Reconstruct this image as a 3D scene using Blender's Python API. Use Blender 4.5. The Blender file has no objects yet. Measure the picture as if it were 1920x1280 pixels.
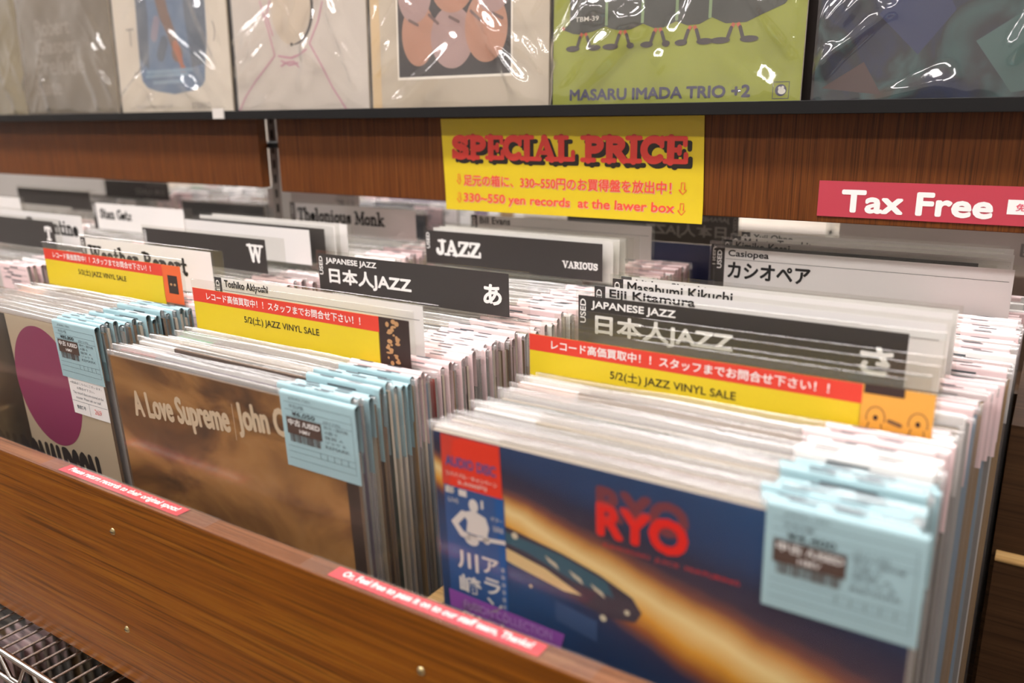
import bpy, bmesh, math, random
from mathutils import Matrix, Vector
random.seed(7)
sc = bpy.context.scene
COL = sc.collection
H = 1.25                      # height of the camera above the floor

# ------------------------------------------------------------------ camera
cam_d = bpy.data.cameras.new('camera')
cam = bpy.data.objects.new('camera', cam_d); COL.objects.link(cam)
cam_d.sensor_width = 36.0
cam_d.lens = 1560.0 * 36.0 / 1920.0
cam_d.clip_start = 0.02
X = Vector((2483, 397, -1560)).normalized()            # world X in camera space (x right, y down, z forward)
Yv = Vector((1050.455, -440.0, 1560)).normalized()
Yv = (Yv - X * Yv.dot(X)).normalized()
U = X.cross(Yv)
if U.y > 0: U = -U
rows = [Vector((X[i], Yv[i], U[i])) for i in range(3)]  # camera axes in world space
right, down, fwd = rows
m = Matrix((right, -down, -fwd)).transposed()
cam.matrix_world = Matrix.Translation((0, 0, H)) @ m.to_4x4()
cam_d.dof.use_dof = True
cam_d.dof.focus_distance = 0.86
cam_d.dof.aperture_fstop = 3.4
sc.camera = cam

# ------------------------------------------------------------------ light and exposure
w = bpy.data.worlds.new('world'); sc.world = w; w.use_nodes = True
w.node_tree.nodes['Background'].inputs[0].default_value = (1.0, 0.99, 0.98, 1)
w.node_tree.nodes['Background'].inputs[1].default_value = 0.25
sc.view_settings.view_transform = 'Standard'
sc.view_settings.look = 'None'
sc.view_settings.gamma = 1.0
sc.view_settings.use_curve_mapping = False
sc.view_settings.exposure = 0.16
sc.cycles.transparent_max_bounces = 40
sc.cycles.max_bounces = 8
sc.cycles.use_denoising = True
LAMP = 24.0

# ------------------------------------------------------------------ materials
def lin(c):
    if isinstance(c, str):
        c = c.lstrip('#'); c = [int(c[i:i+2], 16) / 255 for i in (0, 2, 4)]
    return tuple(v / 12.92 if v <= 0.04045 else ((v + 0.055) / 1.055) ** 2.4 for v in c) + (1.0,)

MATS = {}
def mat(name, col, rough=0.5, spec=0.5, metal=0.0, emit=0.0):
    if name in MATS: return MATS[name]
    M = bpy.data.materials.new(name); M.use_nodes = True
    b = M.node_tree.nodes['Principled BSDF']
    b.inputs['Base Color'].default_value = lin(col)
    b.inputs['Roughness'].default_value = rough
    b.inputs['Specular IOR Level'].default_value = spec
    b.inputs['Metallic'].default_value = metal
    if emit:
        b.inputs['Emission Color'].default_value = lin(col)
        b.inputs['Emission Strength'].default_value = emit
    MATS[name] = M
    return M

def nodes_of(M):
    nt = M.node_tree
    return nt, nt.nodes, nt.links, nt.nodes['Principled BSDF']

def ramp(N, stops):
    r = N.new('ShaderNodeValToRGB')
    e = r.color_ramp.elements
    while len(e) < len(stops): e.new(0.5)
    for k, (p, c) in enumerate(stops):
        e[k].position = p; e[k].color = lin(c)
    return r

def wood(name, dark, mid, light, axis='X', rough=0.42):
    """fine straight-grained veneer; grain runs along the given axis"""
    M = mat(name, mid, rough, 0.25)
    nt, N, L, b = nodes_of(M)
    tc = N.new('ShaderNodeTexCoord'); mp = N.new('ShaderNodeMapping')
    s = {'X': (3.5, 150, 150), 'Z': (230, 230, 5.0)}[axis]
    mp.inputs['Scale'].default_value = s
    L.new(tc.outputs['Object'], mp.inputs[0])
    n1 = N.new('ShaderNodeTexNoise'); n1.inputs['Scale'].default_value = 1.0
    n1.inputs['Detail'].default_value = 6; n1.inputs['Roughness'].default_value = 0.62; n1.inputs['Distortion'].default_value = 0.5
    L.new(mp.outputs[0], n1.inputs[0])
    mp2 = N.new('ShaderNodeMapping'); mp2.inputs['Scale'].default_value = tuple(v * (1.0 if v < 10 else 3.2) * (2.2 if v < 10 else 1) for v in s)
    L.new(tc.outputs['Object'], mp2.inputs[0])
    n2 = N.new('ShaderNodeTexNoise'); n2.inputs['Scale'].default_value = 1.0; n2.inputs['Detail'].default_value = 3
    L.new(mp2.outputs[0], n2.inputs[0])
    r1 = ramp(N, [(0.30, dark), (0.5, mid), (0.68, light)])
    L.new(n1.outputs[0], r1.inputs[0])
    r2 = ramp(N, [(0.36, '#6a6a6a'), (0.47, '#ffffff')])
    L.new(n2.outputs[0], r2.inputs[0])
    mx = N.new('ShaderNodeMix'); mx.data_type = 'RGBA'; mx.blend_type = 'MULTIPLY'; mx.inputs[0].default_value = 0.5
    L.new(r1.outputs[0], mx.inputs[6]); L.new(r2.outputs[0], mx.inputs[7])
    L.new(mx.outputs[2], b.inputs['Base Color'])
    bp = N.new('ShaderNodeBump'); bp.inputs['Strength'].default_value = 0.08; bp.inputs['Distance'].default_value = 0.001
    L.new(n2.outputs[0], bp.inputs['Height']); L.new(bp.outputs[0], b.inputs['Normal'])
    return M

def film(name, milk=0.06, rough=0.07, gloss=1.0, tint='#ffffff', ior=1.45):
    """clear plastic film: mostly see-through, a little milky, with sharp highlights"""
    if name in MATS: return MATS[name]
    M = bpy.data.materials.new(name); M.use_nodes = True
    nt = M.node_tree; N = nt.nodes; L = nt.links
    N.clear()
    out = N.new('ShaderNodeOutputMaterial')
    tr = N.new('ShaderNodeBsdfTransparent'); tr.inputs[0].default_value = lin(tint)
    df = N.new('ShaderNodeBsdfDiffuse'); df.inputs[0].default_value = lin('#f4f2f0')
    tl = N.new('ShaderNodeBsdfTranslucent'); tl.inputs[0].default_value = lin('#f4f2f0')
    ad = N.new('ShaderNodeMixShader'); ad.inputs[0].default_value = 0.5
    L.new(df.outputs[0], ad.inputs[1]); L.new(tl.outputs[0], ad.inputs[2])
    m1 = N.new('ShaderNodeMixShader'); m1.inputs[0].default_value = milk
    L.new(tr.outputs[0], m1.inputs[1]); L.new(ad.outputs[0], m1.inputs[2])
    gl = N.new('ShaderNodeBsdfGlossy'); gl.inputs['Roughness'].default_value = rough
    fr = N.new('ShaderNodeFresnel')
    ge = N.new('ShaderNodeNewGeometry'); io = N.new('ShaderNodeMapRange')      # the same reflectance on both faces
    io.inputs['To Min'].default_value = ior; io.inputs['To Max'].default_value = 1.0 / ior
    L.new(ge.outputs['Backfacing'], io.inputs['Value']); L.new(io.outputs[0], fr.inputs[0])
    mu = N.new('ShaderNodeMath'); mu.operation = 'MULTIPLY'; mu.inputs[1].default_value = gloss; mu.use_clamp = True
    L.new(fr.outputs[0], mu.inputs[0])
    m2 = N.new('ShaderNodeMixShader')
    L.new(mu.outputs[0], m2.inputs[0]); L.new(m1.outputs[0], m2.inputs[1]); L.new(gl.outputs[0], m2.inputs[2])
    L.new(m2.outputs[0], out.inputs[0])
    MATS[name] = M
    return M

WOOD_X = wood('brown_veneer_lengthwise', '#69390a', '#82490c', '#945b14', 'X')
WOOD_Z = wood('brown_veneer_upright', '#52290c', '#623411', '#704018', 'Z')
WOOD_RIM = wood('rim_veneer', '#6a4126', '#85573a', '#9a6a4a', 'X')
WOOD_PALE = wood('pale_raw_wood', '#a07a48', '#b8925c', '#cba873', 'X', 0.6)
WOOD_DARK_SHADE = wood('dark_shaded_wood', '#33200f', '#402a16', '#4b331d', 'X', 0.6)  # dark tone carries the shade inside the bins, put into the wood colour
PLASTIC = film('record_sleeve_film', 0.04, 0.10, 1.2)
PLASTIC_TOP = film('sleeve_mouth_glare_film', 0.26, 0.18, 3.2)  # whiter than the sleeve film: lamp glare on the mouths put into the colour
DISPLAY_FILM = film('crinkled_display_film', 0.07, 0.08, 2.6)
CLEAR_CARD = film('clear_divider_plastic', 0.014, 0.04, 1.0, '#fbfbf9', 1.5)
TAPE = film('clear_tape', 0.03, 0.10, 0.7)
BLACK_INK = mat('black_ink', '#262423', 0.5, 0.3)
GREY_INK = mat('grey_ink', '#5e666a', 0.6, 0.3)
WHITE_INK = mat('white_ink', '#efece8', 0.5, 0.3)
WHITE_PAPER = mat('white_paper', '#e6e2de', 0.55, 0.3)
CARD_BLACK = mat('black_print', '#3a3634', 0.4, 0.5)
RED_PRINT = mat('red_print', '#d9402f', 0.45, 0.4)
YELLOW_PRINT = mat('yellow_print', '#dcc226', 0.45, 0.4)
BLUE_TAG = mat('blue_tag_paper', '#9ab7bc', 0.5, 0.35)
PINK_TAG = mat('pink_tag_paper', '#e9cfce', 0.5, 0.35)
BLACK_METAL = mat('black_ledge_metal', '#0d0c0c', 0.5, 0.3)
CHROME = mat('chrome_wire', '#d8d6d2', 0.18, 0.5, 1.0)
BRASS = mat('brass_screw', '#c9b88a', 0.3, 0.5, 1.0)
STEEL = mat('steel_upright', '#a09a94', 0.4, 0.5, 0.3)

# ------------------------------------------------------------------ mesh building
class MB:
    def __init__(s): s.v = []; s.f = []; s.mi = []; s.sm = []
    def add(s, vs, fs, mi=0, smooth=False):
        o = len(s.v); s.v += [tuple(v) for v in vs]
        for f in fs: s.f.append([o + i for i in f]); s.mi.append(mi); s.sm.append(smooth)
        return s
    def box(s, x0, x1, y0, y1, z0, z1, mi=0):
        vs = [(x, y, z) for x in (x0, x1) for y in (y0, y1) for z in (z0, z1)]
        return s.add(vs, [(0, 1, 3, 2), (4, 6, 7, 5), (0, 4, 5, 1), (2, 3, 7, 6), (0, 2, 6, 4), (1, 5, 7, 3)], mi)
    def rect(s, x0, x1, z0, z1, y=0.0, mi=0):
        return s.add([(x0, y, z0), (x1, y, z0), (x1, y, z1), (x0, y, z1)], [(0, 1, 2, 3)], mi)
    def poly(s, pts, y=0.0, mi=0):
        return s.add([(p[0], y, p[1]) for p in pts], [tuple(range(len(pts)))], mi)
    def ell(s, cx, cz, rx, rz, y=0.0, mi=0, n=40):
        return s.poly([(cx + rx * math.cos(2 * math.pi * k / n), cz + rz * math.sin(2 * math.pi * k / n)) for k in range(n)], y, mi)
    def ribbon(s, pts, wd, y=0.0, mi=0, caps=True, taper=None):
        pts = [Vector(p) for p in pts]
        n = len(pts)
        if n < 2: return s
        ls, rs = [], []
        for i, p in enumerate(pts):
            d = (pts[min(i + 1, n - 1)] - pts[max(i - 1, 0)])
            if d.length == 0: d = Vector((1, 0))
            d.normalize(); q = Vector((-d.y, d.x))
            k = wd / 2 * (1 if taper is None else taper(i / (n - 1)))
            if 0 < i < n - 1:
                d1 = (p - pts[i - 1]).normalized()
                cs = max(0.5, abs(d1.dot(d))); k = k / cs
            ls.append(p + q * k); rs.append(p - q * k)
        vs = [(a.x, y, a.y) for a in ls] + [(a.x, y, a.y) for a in rs]
        fs = [(i, i + 1, n + i + 1, n + i) for i in range(n - 1)]
        s.add(vs, fs, mi)
        if caps:
            s.ell(pts[0].x, pts[0].y, wd / 2, wd / 2, y - 1e-5, mi, 12); s.ell(pts[-1].x, pts[-1].y, wd / 2, wd / 2, y - 2e-5, mi, 12)
        return s
    def tube(s, a, b, r, n=10, mi=0):
        a = Vector(a); b = Vector(b); d = (b - a).normalized()
        u = d.orthogonal().normalized(); w_ = d.cross(u)
        vs = []
        for p in (a, b):
            for k in range(n):
                t = 2 * math.pi * k / n
                vs.append(p + u * (r * math.cos(t)) + w_ * (r * math.sin(t)))
        fs = [(k, (k + 1) % n, n + (k + 1) % n, n + k) for k in range(n)]
        o = len(s.v)
        s.add(vs, fs, mi, True)
        s.add(vs[:n], [tuple(range(n))[::-1]], mi); s.add(vs[n:], [tuple(range(n))], mi)
        return s
    def mesh(s, name, mats):
        me = bpy.data.meshes.new(name)
        me.from_pydata(s.v, [], s.f)
        for M in (mats if isinstance(mats, (list, tuple)) else [mats]): me.materials.append(M)
        me.polygons.foreach_set('material_index', s.mi)
        me.polygons.foreach_set('use_smooth', s.sm)
        me.update()
        return me
    def build(s, name, mats, parent=None, loc=(0, 0, 0), rot=(0, 0, 0), **k):
        return link(name, s.mesh(name, mats), parent, loc, rot)

def link(name, data, parent=None, loc=(0, 0, 0), rot=(0, 0, 0)):
    o = bpy.data.objects.new(name, data); COL.objects.link(o)
    if parent is not None: o.parent = parent
    o.location = loc; o.rotation_euler = rot
    return o

def tag(o, label=None, cat=None, group=None, kind=None):
    if label: o['label'] = label
    if cat: o['category'] = cat
    if group: o['group'] = group
    if kind: o['kind'] = kind
    return o

def thing(name, label, cat, loc=(0, 0, 0), rot=(0, 0, 0), group=None):
    return tag(link(name, None, None, loc, rot), label, cat, group)

def bevel(o, wd, seg=2):
    b = o.modifiers.new('bevel', 'BEVEL'); b.width = wd; b.segments = seg; b.limit_method = 'ANGLE'
    return o

TXT = {}
def text_mesh(body, bold, shear=0.0):
    key = (body, bold, shear)
    if key in TXT: return TXT[key]
    c = bpy.data.curves.new('lettering', 'FONT'); c.body = body; c.offset = bold; c.resolution_u = 3; c.shear = shear
    o = bpy.data.objects.new('lettering', c); COL.objects.link(o)
    dg = bpy.context.evaluated_depsgraph_get(); dg.update()
    me = bpy.data.meshes.new_from_object(o.evaluated_get(dg))
    v = [tuple(p.co) for p in me.vertices]; f = [list(p.vertices) for p in me.polygons]
    bpy.data.objects.remove(o); bpy.data.curves.remove(c); bpy.data.meshes.remove(me)
    TXT[key] = (v, f)
    return v, f

def fat_text(mb, body, x0, x1, z0, z1, r, y=0.0, mi=0, rot=0.0, n=8):
    """heavy lettering with clean edges: the outline thickened by r all round"""
    for k in range(n):
        a = 2 * math.pi * k / n; dx, dz = r * math.cos(a), r * math.sin(a)
        put_text(mb, body, x0 + r + dx, x1 - r + dx, z0 + r + dz, z1 - r + dz, y - k * 1.5e-5, mi, 0, rot)
    return mb
def put_text(mb, body, x0, x1, z0, z1, y=0.0, mi=0, bold=0.0, rot=0.0, keep=False, flip=False, shear=0.0):
    """add lettering whose outline fills the rectangle x0..x1, z0..z1 (rot turns it afterwards about its lower left corner)"""
    v, f = text_mesh(body, bold, shear)
    ax, bx = min(p[0] for p in v), max(p[0] for p in v); ay, by = min(p[1] for p in v), max(p[1] for p in v)
    sx = (x1 - x0) / (bx - ax); sz = (z1 - z0) / (by - ay)
    if keep: sx = sz = min(sx, sz)
    vs = []
    for p in v:
        px, pz = (p[0] - ax) * sx, (p[1] - ay) * sz
        if rot: px, pz = px * math.cos(rot) - pz * math.sin(rot), px * math.sin(rot) + pz * math.cos(rot)
        X_ = x0 + px
        vs.append((x0 + x1 - X_ if flip else X_, y, z0 + pz))
    mb.add(vs, f, mi)
    return mb

# heavy slab-serif letters, drawn as strokes in a cell of cap height 1
def arc(cx, cz, rx, rz, a0, a1, n=14):
    return [(cx + rx * math.cos(math.radians(a0 + (a1 - a0) * k / n)), cz + rz * math.sin(math.radians(a0 + (a1 - a0) * k / n))) for k in range(n + 1)]
def sf(x, z, wd): return ('s', [(x - wd / 2, z), (x + wd / 2, z)])
def vs_(x, z0, z1): return ('s', [(x, z0), (x, z1)])
GLY = {
 'S': (.74, [('k', arc(.37, .70, .22, .19, 25, 270) + arc(.37, .30, .24, .20, 90, -155)), vs_(.62, .66, .92), vs_(.10, .08, .34)]),
 'P': (.78, [('k', [(.24, .06), (.24, .94)]), ('k', [(.24, .88)] + arc(.42, .67, .22, .21, 90, -90) + [(.24, .46)]), sf(.24, .06, .40), sf(.20, .94, .32)]),
 'E': (.76, [('k', [(.24, .06), (.24, .94)]), ('s', [(.08, .93), (.66, .93)]), ('s', [(.08, .07), (.68, .07)]), ('s', [(.24, .5), (.5, .5)]), vs_(.66, .70, .93), vs_(.69, .07, .34), vs_(.5, .38, .62)]),
 'C': (.80, [('k', arc(.44, .5, .30, .40, 50, 310, 22)), vs_(.68, .64, .95)]),
 'I': (.46, [('k', [(.23, .06), (.23, .94)]), sf(.23, .06, .40), sf(.23, .94, .40)]),
 'A': (.92, [('s', [(.45, .94), (.18, .06)]), ('k', [(.45, .92), (.72, .06)]), ('s', [(.28, .32), (.62, .32)]), sf(.16, .06, .28), sf(.73, .06, .36)]),
 'L': (.72, [('k', [(.24, .06), (.24, .94)]), ('s', [(.06, .07), (.64, .07)]), sf(.24, .94, .40), vs_(.65, .07, .36)]),
 'R': (.88, [('k', [(.24, .06), (.24, .94)]), ('k', [(.24, .88)] + arc(.42, .69, .21, .19, 90, -90) + [(.24, .50)]), ('k', [(.44, .48), (.70, .08)]), sf(.22, .06, .38), sf(.20, .94, .32), sf(.76, .06, .22)]),
 'J': (.66, [('k', [(.46, .94), (.46, .32)] + arc(.30, .28, .16, .18, 0, -150)), sf(.44, .94, .42), ('k', [(.15, .26), (.15, .34)])]),
 'Z': (.76, [('s', [(.10, .92), (.66, .92)]), ('k', [(.60, .88), (.16, .12)]), ('s', [(.10, .08), (.68, .08)]), vs_(.10, .70, .92), vs_(.69, .08, .32)]),
 'W': (1.2, [('k', [(.18, .94), (.38, .08)]), ('s', [(.38, .08), (.60, .90)]), ('k', [(.60, .90), (.80, .08)]), ('s', [(.80, .08), (1.02, .94)]), sf(.16, .94, .34), sf(.60, .94, .34), sf(1.04, .94, .30)]),
 'V': (.90, [('k', [(.18, .94), (.45, .06)]), ('s', [(.45, .06), (.72, .94)]), sf(.16, .94, .34), sf(.74, .94, .28)]),
 'O': (.84, [('k', arc(.42, .5, .28, .40, 0, 360, 28))]),
 'U': (.86, [('k', [(.22, .94), (.22, .34)] + arc(.43, .32, .21, .24, 180, 360) + [(.64, .94)]), sf(.22, .94, .36), sf(.64, .94, .28)]),
 'T': (.78, [('k', [(.39, .06), (.39, .94)]), ('s', [(.08, .93), (.70, .93)]), sf(.39, .06, .38), vs_(.08, .70, .93), vs_(.70, .70, .93)]),
 'M': (1.06, [('s', [(.20, .06), (.20, .94)]), ('k', [(.20, .92), (.52, .20)]), ('s', [(.52, .20), (.84, .92)]), ('k', [(.84, .06), (.84, .94)]), sf(.18, .06, .30), sf(.84, .06, .34), sf(.14, .94, .22), sf(.90, .94, .22)]),
 'G': (.88, [('k', arc(.44, .5, .30, .40, 50, 345, 24)), vs_(.68, .64, .95), ('k', [(.72, .12), (.72, .42)]), sf(.68, .44, .32)]),
 'h': (.74, [('k', [(.20, .06), (.20, .98)]), ('k', [(.20, .40)] + arc(.37, .42, .17, .20, 150, 0) + [(.54, .06)]), sf(.20, .05, .32), sf(.54, .05, .30), sf(.14, .98, .20)]),
 'e': (.62, [('k', arc(.31, .32, .20, .25, -40, -360, 20) + [(.12, .34)])]),
 'l': (.40, [('k', [(.20, .06), (.20, .98)]), sf(.20, .05, .34), sf(.14, .98, .20)]),
 'o': (.64, [('k', arc(.32, .32, .20, .25, 0, 360, 20))]),
 'n': (.74, [('k', [(.20, .06), (.20, .60)]), ('k', [(.20, .42)] + arc(.37, .42, .17, .18, 150, 0) + [(.54, .06)]), sf(.20, .05, .32), sf(.54, .05, .30), sf(.14, .60, .20)]),
 'i': (.40, [('k', [(.20, .06), (.20, .60)]), sf(.20, .05, .34), sf(.14, .60, .20), ('k', [(.19, .84), (.20, .86)])]),
 'u': (.74, [('k', [(.18, .60), (.18, .26)] + arc(.35, .24, .17, .18, 180, 350) + [(.54, .60)]), ('k', [(.54, .06), (.54, .3)]), sf(.14, .60, .20), sf(.50, .60, .20), sf(.60, .05, .16)]),
 's': (.58, [('k', arc(.29, .45, .15, .12, 30, 270, 10) + arc(.29, .20, .16, .13, 90, -150, 10)), vs_(.46, .42, .60), vs_(.10, .08, .24)]),
 'k': (.76, [('k', [(.20, .06), (.20, .98)]), ('s', [(.22, .28), (.54, .58)]), ('k', [(.34, .38), (.58, .06)]), sf(.20, .05, .32), sf(.62, .05, .22), sf(.56, .60, .26), sf(.14, .98, .2)]),
 't': (.50, [('k', [(.22, .84), (.22, .20)] + arc(.34, .20, .12, .14, 180, 310, 8)), ('s', [(.06, .58), (.42, .58)])]),
 'a': (.66, [('k', [(.14, .50)] + arc(.30, .44, .17, .14, 120, 0, 8) + [(.47, .08)]), ('k', arc(.30, .20, .17, .14, 60, 360, 14)), sf(.54, .06, .16)]),
 'r': (.56, [('k', [(.20, .06), (.20, .60)]), ('k', [(.20, .40)] + arc(.34, .42, .13, .15, 150, 45, 8)), sf(.20, .05, .36), sf(.14, .60, .20)]),
 'p': (.72, [('k', [(.20, -.28), (.20, .60)]), ('k', arc(.36, .32, .18, .25, 170, -170, 18)), sf(.20, -.28, .34), sf(.14, .60, .20)]),
 'z': (.62, [('s', [(.10, .56), (.50, .56)]), ('k', [(.46, .52), (.14, .10)]), ('s', [(.10, .08), (.52, .08)])]),
 ' ': (.40, []),
}
def put_slab(mb, body, x0, x1, z0, z1, y=0.0, mi=0, wt=.22, squeeze=.92):
    tot = sum(GLY[c][0] * squeeze for c in body)
    sx = (x1 - x0) / tot; sz = (z1 - z0)
    cx = x0
    for c in body:
        gw, st = GLY[c]
        for k_, (kind, pts) in enumerate(st):
            wd = wt if kind == 'k' else wt * .62
            P = [(cx + px * sx, z0 + pz * sz) for px, pz in pts]
            mb.ribbon(P, wd * (sx * .5 + sz * .5), y - k_ * 3e-5, mi)
        cx += gw * squeeze * sx
    return mb

# ------------------------------------------------------------------ room shell
def struct(name, mb, mats): return tag(mb.build(name, mats), None, None, None, 'structure')
FLOORM = mat('brown_vinyl_floor', '#7d6149', 0.4)
nt, N, L, b = nodes_of(FLOORM)
bk = N.new('ShaderNodeTexBrick'); bk.inputs['Scale'].default_value = 2.2; bk.inputs['Color1'].default_value = lin('#5d4736'); bk.inputs['Color2'].default_value = lin('#523e2f'); bk.inputs['Mortar'].default_value = lin('#4d3a2b'); bk.inputs['Mortar Size'].default_value = 0.006
tcx = N.new('ShaderNodeTexCoord'); L.new(tcx.outputs['Object'], bk.inputs[0]); L.new(bk.outputs[0], b.inputs['Base Color'])
WALLM = mat('warm_white_wall', '#b4afa9', 0.7)
CEILM = mat('white_ceiling', '#efece7', 0.8)
struct('floor', MB().box(-5, 3, -2.6, 4.2, -0.05, 0), FLOORM)
struct('ceiling', MB().box(-5, 3, -2.6, 4.2, 2.75, 2.8), CEILM)
struct('wall_back', MB().box(-5, 3, 4.2, 4.25, 0, 2.75), WALLM)
struct('wall_front', MB().box(-5, 3, -2.65, -2.6, 0, 2.75), WALLM)
struct('wall_left', MB().box(-5.05, -5, -2.6, 4.2, 0, 2.75), WALLM)
struct('wall_right', MB().box(3, 3.05, -2.6, 4.2, 0, 2.75), WALLM)

# ceiling lamps: long tubes in white housings
DIFF = mat('lamp_diffuser', '#fcf7f6', 0.5, 0.3, 0, LAMP)
HOUS = mat('lamp_housing', '#e8e6e2', 0.5)
def lamp(x, y, ln, wd, label):
    t = thing('ceiling_light', label, 'ceiling light', (x, y, 2.75), (0, 0, 0), 'tube lights on the ceiling')
    bevel(MB().box(-ln / 2 - .04, ln / 2 + .04, -wd / 2 - .02, wd / 2 + .02, -.06, 0).build('housing', HOUS, t), .004)
    MB().box(-ln / 2, ln / 2, -wd / 2, wd / 2, -.085, -.055).build('diffuser', DIFF, t)
k = 0
for y, ws in ((-.95, .16), (.12, .24), (1.55, .16), (2.9, .16)):
    for x in (-3.6, -2.0, -.4, 1.2):
        lamp(x, y, 1.2, ws, 'white tube light on the ceiling above the record racks'); k += 1

# ------------------------------------------------------------------ record bin
PY0, PY1 = .392, .411
RIM = H - .338
bin_ = thing('record_bin', 'long brown wooden record bin on the chrome wire shelf, front panel with screws', 'record bin', (-.9, .75, H - .549))
bl = (.9, -.75, -(H - .549))
def bpart(mb, name, mats, par=bin_): return mb.build(name, mats, par, bl)
fp = bpart(MB().box(-2.3, .75, PY0, PY1, H - .549, RIM), 'front_panel', WOOD_X); bevel(fp, .0015)
bpart(MB().box(-2.3, .75, PY1, 1.15, H - .549, H - .541), 'base_board', WOOD_DARK_SHADE)
bpart(MB().box(-2.3, .75, 1.15, 1.166, H - .549, H - .34), 'back_panel', WOOD_DARK_SHADE)  # darker than the front panel: interior shade painted into the wood
for cx in (-2.03, -1.636, -1.186, -.785, -.389):
    bevel(bpart(MB().box(cx - .008, cx + .008, PY1, 1.15, H - .541, H - .388), 'divider', WOOD_PALE), .0015)
bpart(MB().box(-.004, .75, .775, .79, H - .541, H - .3825), 'cross_board', WOOD_DARK_SHADE)  # dark front paints the shade inside the bin
bevel(bpart(MB().box(-.004, .75, .774, .791, H - .3825, H - .379), 'lit_top_strip', WOOD_PALE), .0008)  # paler wood paints the lit top edge of the cross board
bpart(MB().box(-.007, .030, .792, 1.15, H - .541, H - .262), 'divider', WOOD_DARK_SHADE)  # added dark panel closing the view, its colour standing in for interior shade
for x, z in ((-.712, -.379), (-.713, -.486), (-.337, -.384), (-.337, -.490), (-1.088, -.379), (-1.088, -.486), (-1.464, -.379)):
    mb = MB()
    n = 14; rr = .0036
    vs = [(x + rr * math.cos(2 * math.pi * q / n), PY0 - .0001, H + z + rr * math.sin(2 * math.pi * q / n)) for q in range(n)]
    vs += [(x + .7 * rr * math.cos(2 * math.pi * q / n), PY0 - .0016, H + z + .7 * rr * math.sin(2 * math.pi * q / n)) for q in range(n)] + [(x, PY0 - .0021, H + z)]
    mb.add(vs, [(q, (q + 1) % n, n + (q + 1) % n, n + q) for q in range(n)] + [(n + q, n + (q + 1) % n, 2 * n) for q in range(n)], 0, True)
    mb.box(x - .0022, x + .0022, PY0 - .00225, PY0 - .0015, H + z - .0003, H + z + .0003, 1)
    bpart(mb, 'screw', [BRASS, BLACK_INK])

# clear strip along the top of the rim and the two pink notices under tape
PINKN = mat('coral_pink_notice', '#d24c53', 0.35, 0.5)
RIMCLEAR = bpart(MB().box(-2.3, .75, PY0 - .0006, PY1 + .0004, RIM + .0002, RIM + .0009), 'rim_strip', TAPE)
rim_wood = bpart(MB().box(-2.3, .75, PY0, PY1, RIM, RIM + .0002), 'rim_veneer', WOOD_RIM)
def notice(x0, x1, body, label):
    t = thing('notice_strip', label, 'notice', ((x0 + x1) / 2, (PY0 + PY1) / 2, RIM + .001))
    hw = (x1 - x0) / 2
    MB().box(-hw, hw, -.0068, .0068, 0, .0004).build('paper_strip', PINKN, t)
    mb = put_text(MB(), body, -hw + .010, hw - .008, -.0045, .0050, 0, 0, .03)
    mb.v = [(p[0], p[2], .00055) for p in mb.v]
    mb.build('lettering', WHITE_INK, t)
    MB().box(-hw - .028, hw + .04, -.0092, .0092, .0007, .001).build('tape', TAPE, t)
notice(-.800, -.611, 'Please return records to their original spots!', 'coral pink paper strip taped on the bin rim below the brown album')
notice(-.428, -.241, 'Or, Feel free to pass it on to our staff team, Thanks!', 'coral pink paper strip taped on the bin rim below the blue album')

# ------------------------------------------------------------------ chrome wire shelf
shelf = thing('wire_shelf', 'chrome wire shelf under the brown wooden bin', 'wire shelf', (-.8, .75, H - .56))
so = (.8, -.75, -(H - .56)); SZ = H - .5555
def spart(mb, name, mats=CHROME): return mb.build(name, mats, shelf, so)
spart(MB().tube((-2.2, .351, SZ), (.55, .351, SZ), .0034, 14), 'top_rail')
spart(MB().tube((-2.2, .351, SZ - .034), (.55, .351, SZ - .034), .0034, 14), 'lower_rail')
mb = MB(); x = -2.2; up = True
while x < .5:
    z0, z1 = (SZ - .004, SZ - .030) if up else (SZ - .030, SZ - .004)
    mb.tube((x, .3515, z0), (x + .018, .3515, z1), .0024, 8)
    mb.tube((x + .018, .3515, z1), (x + .036, .3515, z1), .0024, 8)
    x += .036; up = not up
spart(mb, 'zigzag_wire')
spart(MB().tube((-2.2, 1.15, SZ), (.55, 1.15, SZ), .0034, 12), 'rear_rail')
for j in range(96):
    xx = -1.93 + j * .0195
    spart(MB().tube((xx, .352, SZ + .0014), (xx, 1.15, SZ + .0014), .0016, 8), 'wire')
for x in (-2.2, .55):
    for y in (.351, 1.15):
        spart(MB().tube((x, y, 0), (x, y, SZ + .004), .0125, 16), 'post')

# ------------------------------------------------------------------ records
PALETTE = [('cream', '#cfc3ab'), ('grey', '#8d8a86'), ('tan', '#a98a62'), ('dark brown', '#4a3526'), ('black', '#232122'), ('white', '#dcd8d2'),
           ('navy', '#27324e'), ('light grey', '#b9b6b2'), ('olive', '#6d6a4a'), ('brick red', '#8e3a2e'), ('pale blue', '#8fa6b8'), ('orange', '#c9854c'), ('mauve', '#8b7a92'), ('dark green', '#34483b')]
EDGE_L = mat('card_edge_pale', '#b7aa98', 0.7, 0.2); EDGE_D = mat('card_edge_brown', '#6f5a45', 0.7, 0.2); EDGE_G = mat('card_edge_grey', '#86817b', 0.7, 0.2)
STRIPS = [mat('strip_orange', '#e0976a', .5), mat('strip_blue', '#2f7fd0', .5), mat('strip_white', '#e8e4de', .5), mat('strip_green', '#5f9a72', .5), mat('strip_red', '#c9483c', .5)]
CW, CH_ = .315, .315
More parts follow.
